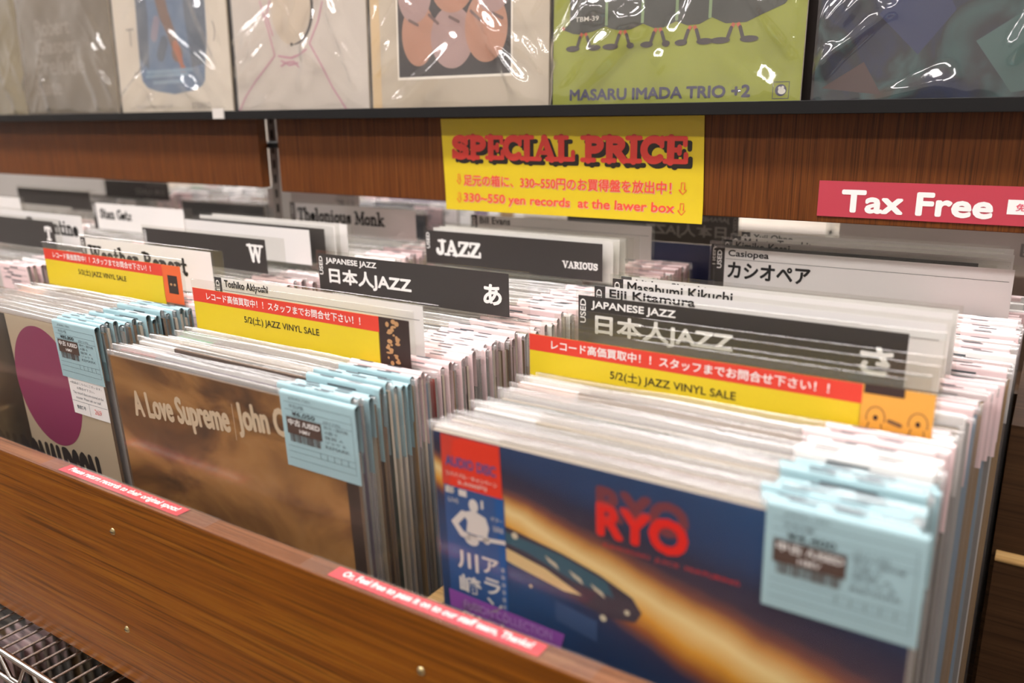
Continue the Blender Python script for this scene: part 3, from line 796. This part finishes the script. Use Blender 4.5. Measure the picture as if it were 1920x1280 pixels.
ART = [mat('ship_dark_print', '#2c2438', .5), mat('ship_teal_print', '#1f5668', .5), mat('ship_glow_print', '#d9bf86', .5), mat('ship_white_print', '#cfc4a8', .5), mat('pale_blue_print', '#2c4a74', .5), mat('ghost_red_print', '#7a2c38', .5)]
mb = MB()
mb.poly(PI_([(.055, -.060), (.061, -.0605), (.0797, -.0640), (.103, -.0680), (.1322, -.0755), (.1553, -.0851), (.1619, -.0944), (.1574, -.1027), (.1378, -.1062), (.112, -.0995), (.0851, -.0907), (.055, -.086)]), -.0018, 0)
mb.poly(PI_([(.055, -.064), (.0686, -.0657), (.103, -.0697), (.1372, -.0793), (.1424, -.0894), (.1119, -.0864), (.0759, -.0757), (.055, -.073)]), -.00185, 1)
mb.poly(PI_([(.055, -.0765), (.0628, -.0781), (.0906, -.0838), (.1189, -.0955), (.105, -.0966), (.0645, -.0888), (.055, -.086)]), -.00185, 2)
for a, b, r in ((.0667, -.0656, .0026), (.0785, -.1017, .0014), (.1344, -.1074, .0025), (.1516, -.0972, .0020)): mb.ell(x0 + a, zt + b, r, r, -.0019, 3, 14)
for a, b in ((.0905, -.0735), (.109, -.079), (.125, -.084)): mb.poly(PI_([(a, b), (a + .009, b - .004), (a + .011, b - .008), (a + .003, b - .004)]), -.0019, 3)
mb.poly(PI_([(.0978, -.106), (.1297, -.112), (.1297, -.1282), (.0978, -.122)]), -.0018, 4)
fat_text(mb, 'RYO', x0 + .1296, x0 + .1915, zt - .0345, zt - .0105, .0017, -.0018, 5)
mb.build('cover_artwork', ART, c)
RED = mat('red_title_ink', '#d8241c', .45)
mb = fat_text(MB(), 'RYO', x0 + .1296, x0 + .1915, zt - .0465, zt - .0215, .0017, -.0020)
put_text(mb, 'KAWASAKI  JUICE  FEATURING', x0 + .135, x0 + .2233, zt - .0540, zt - .0505, -.0020, 0, .0)
mb.build('title_lettering', RED, c)
# paper strip at the left of the blue album
OBI_B = mat('strip_blue_print', '#17508c', .5); OBI_R = mat('strip_red_print', '#d8361f', .5)
ob = MB().rect(x0 + .0075, x0 + .0590, zt - .30, zt - .0395, -.00205).build('paper_strip', OBI_B, c)
mb = MB()
pts = [(x0 + .0065, zt - .0400), (x0 + .0580, zt - .0400), (x0 + .0570, zt - .0012)]
for q in range(16): pts += [(x0 + .0570 - (q + .5) * .0031, zt - .0000), (x0 + .0570 - (q + 1) * .0031, zt - .0014)]
mb.poly(pts, -.00215); mb.build('red_top_print', OBI_R, ob)
mb = put_text(MB(), 'AUDIO DISC', x0 + .0105, x0 + .0535, zt - .0245, zt - .0165, -.0023, 0, .03); mb.build('sticker_lettering', mat('strip_navy_ink', '#2a4f86', .5), ob)
mb = MB()
put_text(mb, 'リバイバル・キャンペーン', x0 + .0105, x0 + .0540, zt - .0325, zt - .0285, -.0023, 0, .012); put_text(mb, '2,500円', x0 + .020, x0 + .045, zt - .0375, zt - .0342, -.0023, 0, .01)
put_text(mb, '¥', x0 + .011, x0 + .017, zt - .046, zt - .0405, -.0023, 0, .03); mb.rect(x0 + .009, x0 + .0155, zt - .046, zt - .0410, -.0023); mb.rect(x0 + .0205, x0 + .0275, zt - .0462, zt - .0412, -.0023)
put_text(mb, '川', x0 + .0160, x0 + .0345, zt - .1060, zt - .0905, -.0023, 0, .025); put_text(mb, '崎', x0 + .0165, x0 + .0360, zt - .1265, zt - .1105, -.0023, 0, .025)
put_text(mb, '燎', x0 + .0165, x0 + .0370, zt - .1470, zt - .1315, -.0023, 0, .025)
for q, ch in enumerate('アランフ'): put_text(mb, ch, x0 + .0382 + .001 * q, x0 + .0520 + .001 * q, zt - .1030 - q * .0165, zt - .0900 - q * .0165, -.0023, 0, .02)
for q, ch in enumerate('最新録音盤話題作'): put_text(mb, ch, x0 + .0545, x0 + .0575, zt - .098 - q * .006, zt - .0945 - q * .006, -.0023)
# guitar player in pale ink: head, shoulders, arms and the guitar's neck
mb.ell(x0 + .0330, zt - .0515, .0040, .0052, -.0023); mb.poly([(x0 + a, zt + b) for a, b in ((.0225, -.0590), (.0300, -.0562), (.0360, -.0562), (.0430, -.0585), (.0455, -.0660), (.0435, -.0735), (.0330, -.0745), (.0255, -.0740), (.0270, -.0650))], -.0023)
mb.ribbon([(x0 + .0235, zt - .0600), (x0 + .0155, zt - .0690), (x0 + .0215, zt - .0765), (x0 + .0315, zt - .0790)], .0052, -.0023); mb.ribbon([(x0 + .0280, zt - .0775), (x0 + .0590, zt - .0735)], .0032, -.0023, 0, False)
mb.ell(x0 + .0300, zt - .0795, .0060, .0045, -.0023); mb.ell(x0 + .0430, zt - .0760, .0030, .0032, -.0023)
mb.rect(x0 + .0395, x0 + .0415, zt - .0520, zt - .0455, -.0023)
put_text(mb, 'LIVE', x0 + .011, x0 + .020, zt - .0530, zt - .0495, -.0023); put_text(mb, 'ギター', x0 + .0475, x0 + .0575, zt - .0590, zt - .0555, -.0023); put_text(mb, '協奏曲', x0 + .0490, x0 + .0575, zt - .0670, zt - .0625, -.0023)
mb.build('strip_lettering', mat('strip_pale_ink', '#c9c3bb', .5), ob)
mb = MB(); mb.poly([(x0 + .0060, zt - .1270), (x0 + .0065, zt - .1420), (x0 + .1016, zt - .1440), (x0 + .1050, zt - .1310)], -.0020)
tp = mb.build('purple_slip', film('purple_slip_film', .75, .2, 1.0), t); tp.data.materials.clear(); PS = film('purple_slip_ink', .0, .2, 1.0); tp.data.materials.append(mat('purple_slip_print', '#8a4c9c', .4))
tp.location = (0, -.0003, 0)
put_text(MB(), 'FUSION COLLECTION', x0 + .020, x0 + .095, zt - .1390, zt - .1320, -.0025).build('slip_lettering', mat('violet_ink', '#b48cc2', .5), tp)
price_tag(t, .0790, .006, '¥4,400')

# ------------------------------------------------------------------ header boards, ledge, upright, signs
HY = .940
hb = thing('header_board', 'brown wooden board above the bins, long one carrying the yellow sign', 'wooden board', (-.2, HY + .009, H - .06))
bevel(MB().box(-.855, .8, -.009, .009, -.0575, .0567).build('board', WOOD_Z, hb), .001)
hb2 = thing('header_board', 'brown wooden board above the bins, left of the steel post', 'wooden board', (-1.9, HY + .009, H - .06))
bevel(MB().box(-1.0, .800, -.009, .009, -.053, .0567).build('board', WOOD_Z, hb2), .001)
# slotted steel upright between the boards
up_ = thing('steel_upright', 'pale slotted steel upright between the two wooden boards', 'steel post', (-1.186, 1.045, H - .388))
MB().box(-.011, .011, 0, .022, 0, .95).build('post', STEEL, up_)
sl = MB()
for q in range(36): sl.rect(-.003, .003, .012 + q * .026, .027 + q * .026, -.0006)
sl.build('slot', BLACK_INK, up_)
MB().box(-.012, .16, -.087, -.001, .338, .346).build('bracket', BLACK_METAL, up_)
# black ledge that carries the displayed albums
lg = thing('display_ledge', 'black metal ledge carrying the row of displayed albums', 'ledge', (-1.0, HY - .02, H - .003))
mb = MB(); mb.box(-1.95, 1.8, -.012, .052, -.001, .0045); mb.box(-1.95, 1.8, -.0135, -.0105, -.001, .0125)
bevel(mb.build('ledge_rail', BLACK_METAL, lg), .0006)
bk = thing('display_back_board', 'dark back board behind the displayed albums', 'back board', (-1.0, HY + .06, H + .0015))
bevel(MB().box(-1.95, 1.8, -.02, .0, 0, .42).build('board', mat('dark_back_board', '#2b201b', .5), bk), .001)
clip = thing('ledge_clip', 'small clear clip on the ledge left of the pink-lined album', 'clip', (-1.151, HY - .0345, H + .0035))
MB().box(-.010, .016, -.0015, .0012, -.006, .010).build('clip_body', mat('clear_clip_plastic', '#cfc9c2', .25), clip)

# yellow sale sign
sg = thing('sale_sign', 'yellow sign with red slab lettering hung on the wooden board', 'sign', (-.725, HY - .0012, H - .006))
def bend(x, z): return -.0006 - .004 * max(0, (-z - .085) / .04) ** 2 * (0.4 + .6 * x / .377)
mb = MB(); nx, nz = 24, 14
vs = []
for j in range(nz + 1):
    for i in range(nx + 1):
        x = .377 * i / nx; z = -.1225 * j / nz
        vs.append((x + .006 * j / nz * (1 - i / nx) + .004 * j / nz * i / nx, bend(x, z), z + .0015 * i / nx))
mb.add(vs, [(j * (nx + 1) + i, (j + 1) * (nx + 1) + i, (j + 1) * (nx + 1) + i + 1, j * (nx + 1) + i + 1) for j in range(nz) for i in range(nx)], 0, True)
mb.build('paper_sheet', mat('sign_yellow', '#d2b71e', .32, .5), sg)
def onsign(mb, off):
    mb.v = [(p[0], p[1] + bend(p[0], p[2]) - off, p[2]) for p in mb.v]; return mb
W_, B_ = .30, .30
mb = put_slab(MB(), 'SPECIAL', .0225, .2125, -.0575, -.0270, 0, 0, .255, .88); put_slab(mb, 'PRICE', .2245, .3615, -.0575, -.0270, 0, 0, .255, .88)
onsign(mb, .0003).build('shadow_lettering', mat('sign_black', '#231d16', .35, .5), sg)
mb = put_slab(MB(), 'SPECIAL', .0170, .2070, -.0525, -.0220, 0, 0, .255, .88); put_slab(mb, 'PRICE', .2190, .3560, -.0525, -.0220, 0, 0, .255, .88)
onsign(mb, .0006).build('title_lettering', mat('sign_red', '#c93a30', .35, .5), sg)
def arrow(mb, x, z, w=.010, h=.0135):
    mb.ribbon([(x + w * .28, z), (x + w * .28, z - h * .6), (x, z - h * .6), (x + w / 2, z - h), (x + w, z - h * .6), (x + w * .72, z - h * .6), (x + w * .72, z), (x + w * .28, z)], .0008, 0, 0, False)
for dx, dz, nm, cl, off in ((.0008, -.0009, 'line_shadow', '#e9a39a', .0003), (0, 0, 'line_lettering', '#dd4a34', .0006)):
    mb = MB()
    fat_text(mb, '足元の箱に、330~550円のお買得盤を放出中！', .0365 + dx, .3405 + dx, -.0887 + dz, -.0733 + dz, .00028, 0, 0, 0, 6)
    fat_text(mb, '330~550 yen records  at the lawer box', .0365 + dx, .3455 + dx, -.1137 + dz, -.0983 + dz, .00035, 0, 0, 0, 6)
    if nm == 'line_lettering':
        for x, z in ((.3500, -.0745), (.3500, -.0985), (.0255, -.0735), (.0255, -.0985)): arrow(mb, x, z, .0095 if x > .1 else .0075)
    onsign(mb, off).build(nm, mat('sign_' + nm, cl, .4), sg)

# pink tax sign
tx = thing('tax_sign', 'pink sign with large white Latin lettering on the wooden board', 'sign', (-.2165, HY - .0008, H - .073))
MB().box(0, .245, -.0007, .0004, -.0375, 0).build('paper_sheet', mat('tax_pink', '#b53c4b', .35, .5), tx)
mb = fat_text(MB(), 'Tax Free', .0240, .1655, -.0325, -.0085, .0012, -.0010)
mb.rect(.1770, .236, -.0265, -.0125, -.0010); mb.build('lettering', mat('tax_white', '#eeeae6', .4), tx)
put_text(MB(), '免税対応店', .1840, .2300, -.0232, -.0160, -.0013, 0, .01).build('box_lettering', mat('tax_pink_ink', '#dc5068', .4), tx)

# ------------------------------------------------------------------ displayed albums
def crinkle_sheet(seed, wd, ht, n=84, amp=.0080, creases=16):
    """loose clear bag: broad soft folds fanning from the corners with sharp creases on them"""
    r = random.Random(seed)
    lines = []
    for q in range(creases):
        corner = r.random() < .65
        px, pz = (r.choice((0, wd)) + r.uniform(-.05, .05), r.uniform(-.02, .09)) if corner else (r.uniform(0, wd), r.uniform(0, ht * .8))
        a = r.uniform(.3, 1.25) * r.choice((1, 1, -1)) if not corner else (r.uniform(.45, 1.25) if px < wd / 2 else math.pi - r.uniform(.45, 1.25))
        broad = r.random() < .45
        lines.append((px, pz, math.cos(a), math.sin(a), r.uniform(.05, .20), r.uniform(.010, .022) if broad else r.uniform(.0035, .008), r.uniform(.5, 1.0) * (1 if broad else .45)))
    ph = [r.uniform(0, 6) for _ in range(4)]
    vs = []
    for j in range(n + 1):
        for i in range(n + 1):
            x = wd * i / n; z = ht * j / n; d = 0
            for (px, pz, ca, sa, ln, w_, s) in lines:
                u = (x - px) * ca + (z - pz) * sa; v = abs(-(x - px) * sa + (z - pz) * ca)
                if -.01 < u < ln and v < w_: d += s * (1 - v / w_) * min(1, (ln - u) / (ln * .5)) * min(1, (u + .01) / .02)
            d += .16 * (1 + math.sin(37 * x + 21 * z + ph[0])) + .12 * (1 + math.sin(61 * z - 33 * x + ph[1])) + .06 * (1 + math.sin(120 * x + ph[2]) * math.sin(95 * z + ph[3]))
            e = min(1, min(x, wd - x) / .012 + .1, z / .02 + .15)
            vs.append((x, -.0016 - amp * min(1.8, d) * e, z))
    mb = MB(); mb.add(vs, [(j * (n + 1) + i, j * (n + 1) + i + 1, (j + 1) * (n + 1) + i + 1, (j + 1) * (n + 1) + i) for j in range(n) for i in range(n)], 0, True)
    return mb
DT = math.radians(-1.5)
def display_album(x0, w_, label, m, seed, creases=16):
    t = thing('display_album', label, 'album', (x0, HY + .0125, H + .002), (DT, 0, 0))
    mb = MB(); mb.box(.002, w_ - .002, 0, .004, .001, .314); mb.mi = [1, 1, 0, 1, 1, 1]
    c = mb.build('cover', [m, EDGE_L], t)
    s = crinkle_sheet(seed, w_, .318, 84, .0080, creases).build('plastic_sleeve', DISPLAY_FILM, t, (0, -.0006, 0))
    return t, c
def m_var(name, a, b_, sc_=6):
    return grad_cover(name, lambda x, z, M_, noise, rmp, mixc, scaled: rmp(noise(sc_, 4, .6), [(.3, a), (.7, b_)]))
AY = -.0003
t, c = display_album(-2.121, .314, 'dull olive album cut by the left edge of the photo, on the ledge', m_var('olive_print', '#75694f', '#837659'), 13, 14)
MB().rect(.20, .29, .26, .30, AY).build('pale_patch_print', mat('pale_patch', '#b3a89a', .5), c)
t, c = display_album(-1.803, .314, 'grey-brown album with four lines of pale lettering, second from the left on the ledge', m_var('olive_grey_print', '#6a5f4e', '#7a6e5c'), 3, 18)
mb = MB()
for s, a in (('Robert', (.060, .180, .155, .186)), ('Glasper', (.056, .196, .113, .150)), ('Prelude', (.047, .218, .081, .117)), ('Suite', (.040, .130, .044, .076))):
    put_text(mb, s, a[0], a[1], a[2], a[3], AY, 0, .012)
mb.build('title_lettering', mat('dim_title_ink', '#8d8172', .5), c)

t, c = display_album(-1.481, .314, 'cream album with a blue jar shape, between the grey-brown and the pink-lined albums', m_var('cream_print', '#c4b7a3', '#cec2b0'), 4, 12)
mb = MB()
mb.poly([(.0765, .2957), (.0700, .1359), (.0690, .080), (.0720, .0616), (.0850, .0500), (.1102, .0438), (.1611, .0375), (.2157, .0433), (.2370, .0500), (.2458, .0583), (.2490, .080), (.2589, .1253), (.2640, .2957)], AY, 0)
mb.poly([(.0765, .2957), (.0720, .17), (.0700, .1), (.0950, .08), (.1050, .17), (.1, .2957)], AY - .0001, 1)
mb.poly([(.2, .2957), (.205, .16), (.2150, .08), (.2480, .085), (.2570, .13), (.262, .2957)], AY - .0001, 1)
mb.ribbon([(.137, .22), (.150, .17), (.165, .14), (.178, .105)], .030, AY - .0002, 2, True, lambda q: 1 - .4 * q); mb.ribbon([(.175, .118), (.184, .098), (.190, .078)], .016, AY - .0003, 3, True, lambda q: 1.1 - .6 * q)
mb.ribbon([(.145, .125), (.132, .103)], .022, AY - .0003, 1); mb.ribbon([(.128, .16), (.118, .135)], .018, AY - .0003, 5)
for z, a, b_ in ((.076, .09, .214), (.069, .086, .200), (.058, .105, .190)): mb.ribbon([(a, z), (b_, z + .001)], .006, AY - .0004, 4)
mb.build('jar_print', [mat('jar_blue', '#66768a', .4), mat('jar_slate', '#58606a', .4), mat('jar_brown', '#7a6254', .5), mat('jar_rust', '#a86a4e', .5), mat('jar_pale', '#8296a4', .4), mat('jar_mauve', '#8a7f88', .5)], c)
mb = MB(); put_text(mb, 'T', .038, .060, .122, .152, AY, 0, -.01); mb.ribbon(arc(.262, .135, .018, .022, -45, 45), .002, AY, 0, False)
put_text(mb, 'Contemporary LP', .0476, .153, .0135, .0205, AY); put_text(mb, 'STEREO', .206, .2555, .0125, .0225, AY)
mb.build('small_lettering', mat('soft_grey_ink', '#8a8078', .5), c)

t, c = display_album(-1.157, .292, 'pale album with pink scribbled lines and a round hole, on the ledge', m_var('offwhite_print', '#bcb0a2', '#c6bbae'), 5, 22)
mb = MB()
mb.ell(.1385, .157, .0450, .0535, AY, 0, 44); mb.ribbon(arc(.1385, .157, .0440, .0525, -95, 60, 24), .0055, AY - .0001, 1, True, lambda q: math.sin(math.pi * max(.02, q)) ** .7)
mb.build('round_hole_print', [mat('hole_beige', '#bfae98', .5), mat('hole_rim', '#2f2a26', .5)], c)
mb = MB()
for P_ in ([(.0697, .1713), (.084, .13), (.096, .0899), (.0725, .072), (.049, .0542), (.022, .030), (.004, .0076)], [(.2045, .161), (.194, .1353), (.1735, .1042), (.1947, .0745), (.2172, .0395), (.2472, .0032)],
           [(.104, .089), (.120, .0866), (.1322, .085), (.150, .089), (.166, .096)], [(.1091, .0737), (.122, .079), (.1376, .0796), (.148, .0708)], [(.110, .0815), (.128, .0745), (.146, .0770)], [(.092, .171), (.083, .150), (.094, .120)]):
    mb.ribbon(P_, .0030, AY - .0002, 0)
mb.build('pink_line_print', mat('pink_scribble', '#b98792', .5), c)

t, c = display_album(-.862, .302, 'cream album with a dark framed picture of pinkish ovals, on the ledge', m_var('ivory_print', '#b5a690', '#bfb29e'), 6, 20)
mb = MB(); mb.rect(.0515, .2455, .0455, .25, AY, 0); mb.rect(.0540, .2430, .0490, .25, AY - .0001, 1)
for q, (a, b_, ra, rb) in enumerate(((.090, .105, .029, .042), (.148, .098, .036, .040), (.204, .108, .034, .044), (.085, .160, .030, .040), (.150, .165, .036, .036), (.215, .165, .030, .040))):
    mb.ell(a, b_, ra, rb, AY - .0002 - q * .00002, 2 + q % 2)
for q in range(5): mb.ribbon([(.075 + .035 * q, .124 + .005 * (q % 2)), (.090 + .035 * q, .117)], .004, AY - .0005, 4)
mb.build('framed_picture', [mat('picture_border', '#efe6d6', .5), mat('picture_dark', '#352f2d', .5), mat('picture_peach', '#b07f66', .5), mat('picture_rose', '#a3857e', .5), mat('picture_shadow', '#6e5650', .5)], c)
mb = MB().rect(.003, .020, .002, .313, AY); mb.build('spine_fold', mat('worn_fold', '#c9ad83', .5), c)

t, c = display_album(-.5575, .312, 'green album with dark lobed shape on little legs, on the ledge', m_var('lime_green_print', '#868a2c', '#959a40', 9), 7, 26)
mb = MB()
mb.poly([(.0249, .30), (.0249, .1037), (.0151, .0971), (.030, .0915), (.0404, .0903), (.0575, .0930), (.0742, .0977), (.0800, .095), (.0889, .0926), (.098, .0918), (.107, .0923), (.1227, .0977), (.1368, .0920), (.1488, .0920), (.1638, .0977), (.1774, .0925), (.1921, .0930), (.2062, .0993), (.2225, .0918), (.2457, .0917), (.2633, .0989), (.2863, .1076), (.2950, .118), (.296, .30)], AY, 0)
for a in (.0750, .1220, .1645, .2040): mb.ribbon([(a, .0985), (a, .30)], .0036, AY - .0001, 1, False)
mb.ell(.0162, .0982, .0022, .0022, AY - .0002, 2, 14)
for lx, fl, fr in ((.0446, .0231, .0653), (.0971, .0737, .1093), (.1420, .1234, .1546), (.1840, .1664, .2060), (.2342, .2084, .2575)):
    for s, fx in ((-1, fl), (1, fr)):
        kx = lx + s * .0085
        mb.ribbon([(lx + s * .002, .0915), (lx + s * .005, .0865)], .0040, AY - .0002, 2, False); mb.ribbon([(lx + s * .005, .0868), (kx, .0765)], .0040, AY - .0002, 3)
        mb.ell((kx + fx) / 2, .0742, abs(kx - fx) / 2 + .003, .0034, AY - .0003, 3, 20)
mb.build('lobed_print', [mat('lobe_dark', '#3f3f38', .5), mat('lobe_seam', '#7f9468', .5), mat('leg_orange', '#b5573c', .5), mat('shoe_dark', '#433a3a', .5)], c)
mb = fat_text(MB(), 'MASARU IMADA TRIO +2', .0264, .2554, .0124, .0262, .0007, AY)
mb.ribbon([(.2802, .0104), (.2975, .0104), (.2975, .0278), (.2802, .0278), (.2802, .0104)], .0006, AY, 0, False); mb.ell(.2888, .0191, .0062, .0062, AY, 0, 24)
mb.build('title_lettering', mat('violet_grey_ink', '#45405a', .5), c)
mb = MB(); put_text(mb, 'TBM-39', .0326, .0647, .1050, .1105, AY - .0002, 0, .01); mb.ell(.2900, .0180, .0042, .0032, AY - .0003, 0, 16); mb.ell(.2875, .0214, .0017, .0017, AY - .0003, 0, 12); mb.ell(.2908, .0220, .0016, .0016, AY - .0003, 0, 12)
mb.build('pale_print', mat('pale_mark_ink', '#cfcabd', .5), c)

def navy(x, z, M_, noise, rmp, mixc, scaled):
    return rmp(noise(8, 4, 2.0), [(.28, '#08080d'), (.42, '#0e1a38'), (.50, '#16181e'), (.60, '#2e4a48'), (.72, '#3a2c20')])
t, c = display_album(-.236, .316, 'dark navy and teal album in crinkled film, rightmost on the ledge', grad_cover('navy_teal_print', navy), 8, 30)
mb = MB()
mb.poly([(.150, .060), (.185, .012), (.230, .018), (.262, .080), (.240, .120)], AY, 0); mb.poly([(.060, .09), (.10, .05), (.13, .09), (.10, .14)], AY, 1); mb.poly([(.01, .02), (.07, .012), (.05, .045)], AY, 2)
mb.build('facet_print', [mat('facet_teal', '#36544f', .5), mat('facet_blue', '#10204a', .5), mat('facet_rust', '#3f2620', .5)], c)

# ------------------------------------------------------------------ the bin that stands back to back behind
b2 = thing('record_bin', 'wooden record bin standing back to back behind the first, under the boards', 'record bin', (-.9, 1.6, H - .549))
b2o = (.9, -1.6, -(H - .549))
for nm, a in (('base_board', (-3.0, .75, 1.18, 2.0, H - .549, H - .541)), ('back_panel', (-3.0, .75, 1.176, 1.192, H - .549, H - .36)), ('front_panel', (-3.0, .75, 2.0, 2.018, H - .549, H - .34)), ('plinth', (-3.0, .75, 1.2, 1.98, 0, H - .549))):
    MB().box(*a).build(nm, WOOD_DARK_SHADE, b2, b2o)
def mirrored_card(x1, y, zt, label, black=True, text=True, head='Takeuchi', big='竹内'):
    """a divider facing the other aisle; its print shows through in reverse"""
    hgt = .375
    t = thing('divider_card', label, 'divider card', (x1, y, zt - hgt), (0, 0, 0), 'divider cards facing the other aisle')
    MB().box(-CDW, 0, -.0007, .0007, 0, hgt).build('plastic_sheet', CLEAR_CARD, t)
    MB().box(-.29, -.003, IY, -.0008, hgt - .051, hgt - .004).build('paper_insert', mat('grey_show_through', '#4a4644', .5) if black else mat('pale_back_paper', '#c9bfba', .5), t)
    mb = MB(); z = hgt - .004
    def T(body, x0, x1_, z0, z1, bold):
        put_text(mb, body, -x1_, -x0, z0, z1, LY, 0, bold, 0, False, True)
    if black:
        T('JAPANESE JAZZ', .0165, .0985, z - .0125, z - .0040, .02); T('日本人JAZZ', .0205, .150, z - .0375, z - .0165, .022)
        q = MB(); used_col(q, hgt); mb.add([(-p[0], p[1], p[2]) for p in q.v], q.f)
    else:
        T(head, .019, .070, z - .0125, z - .003, .01); T(big, .019, .075, z - .037, z - .0165, .02)
    mb.build('lettering', mat('dim_reverse_ink', '#8f8a86', .5) if black else mat('dim_reverse_dark_ink', '#8a8482', .5), t)
mirrored_card(-.384, 1.205, H - .1445, 'black divider card facing away, its white lettering reversed, under the boards')
mirrored_card(.045, 1.200, H - .138, 'pale divider card facing away below the pink tax sign, lettering reversed', False)
mirrored_card(-1.25, 1.33, H - .155, 'pale divider card facing away below the left board', False, True, 'Hino', '日野')
mirrored_card(-1.95, 1.36, H - .160, 'black divider card facing away far left below the left board')
r0 = 0
BLUEREC = mat('deep_blue_cover', '#14224e', .3, .5)
o = thing('record', 'deep blue album leaning on the back panel under the reversed black card', 'record', (-.545, 1.140, H - .515), (math.radians(-1.5), 0, 0))
mb = MB(); mb.box(-CW / 2, CW / 2, -.0016, .0016, 0, .330); mb.mi = [1, 1, 0, 1, 1, 1]; mb.build('cover', [BLUEREC, EDGE_L], o)
for nmx, xc, ya, yb in (('in the rear bin far left', -2.2, 1.32, 1.9), ('in the rear bin, left', -1.75, 1.36, 1.9), ('in the rear bin past post', -1.33, 1.40, 1.9)):
    y = ya; cnt = 0
    while y < yb:
        cnt += 1
        record(xc + rnd.uniform(-.004, .004), y, H - .206 + rnd.uniform(-.006, .005), rnd.choice(('pink', 'white', None)), '%s %s' % (ordinal(cnt), nmx), 'records in the next bin', None, 'r', math.radians(1), False)
        y += .058

# far side of the shop seen through the slit under the boards
fs_ = thing('wall_shelf', 'pale shelf of record spines on the far side of the shop', 'shelf', (-1.5, 3.4, 0))
mb = MB()
for z in (.35, .80): mb.box(-3.2, 3.8, -.17, .17, z, z + .02)
mb.box(-3.2, 3.8, .15, .17, 0, 1.5)
for q in range(8): mb.box(-3.2 + q, -3.18 + q, -.17, .15, 0, 1.5)
mb.build('shelf_frame', mat('pale_shelf', '#cfc6bb', .5), fs_)

lower_box()
print('records', NREC[0])
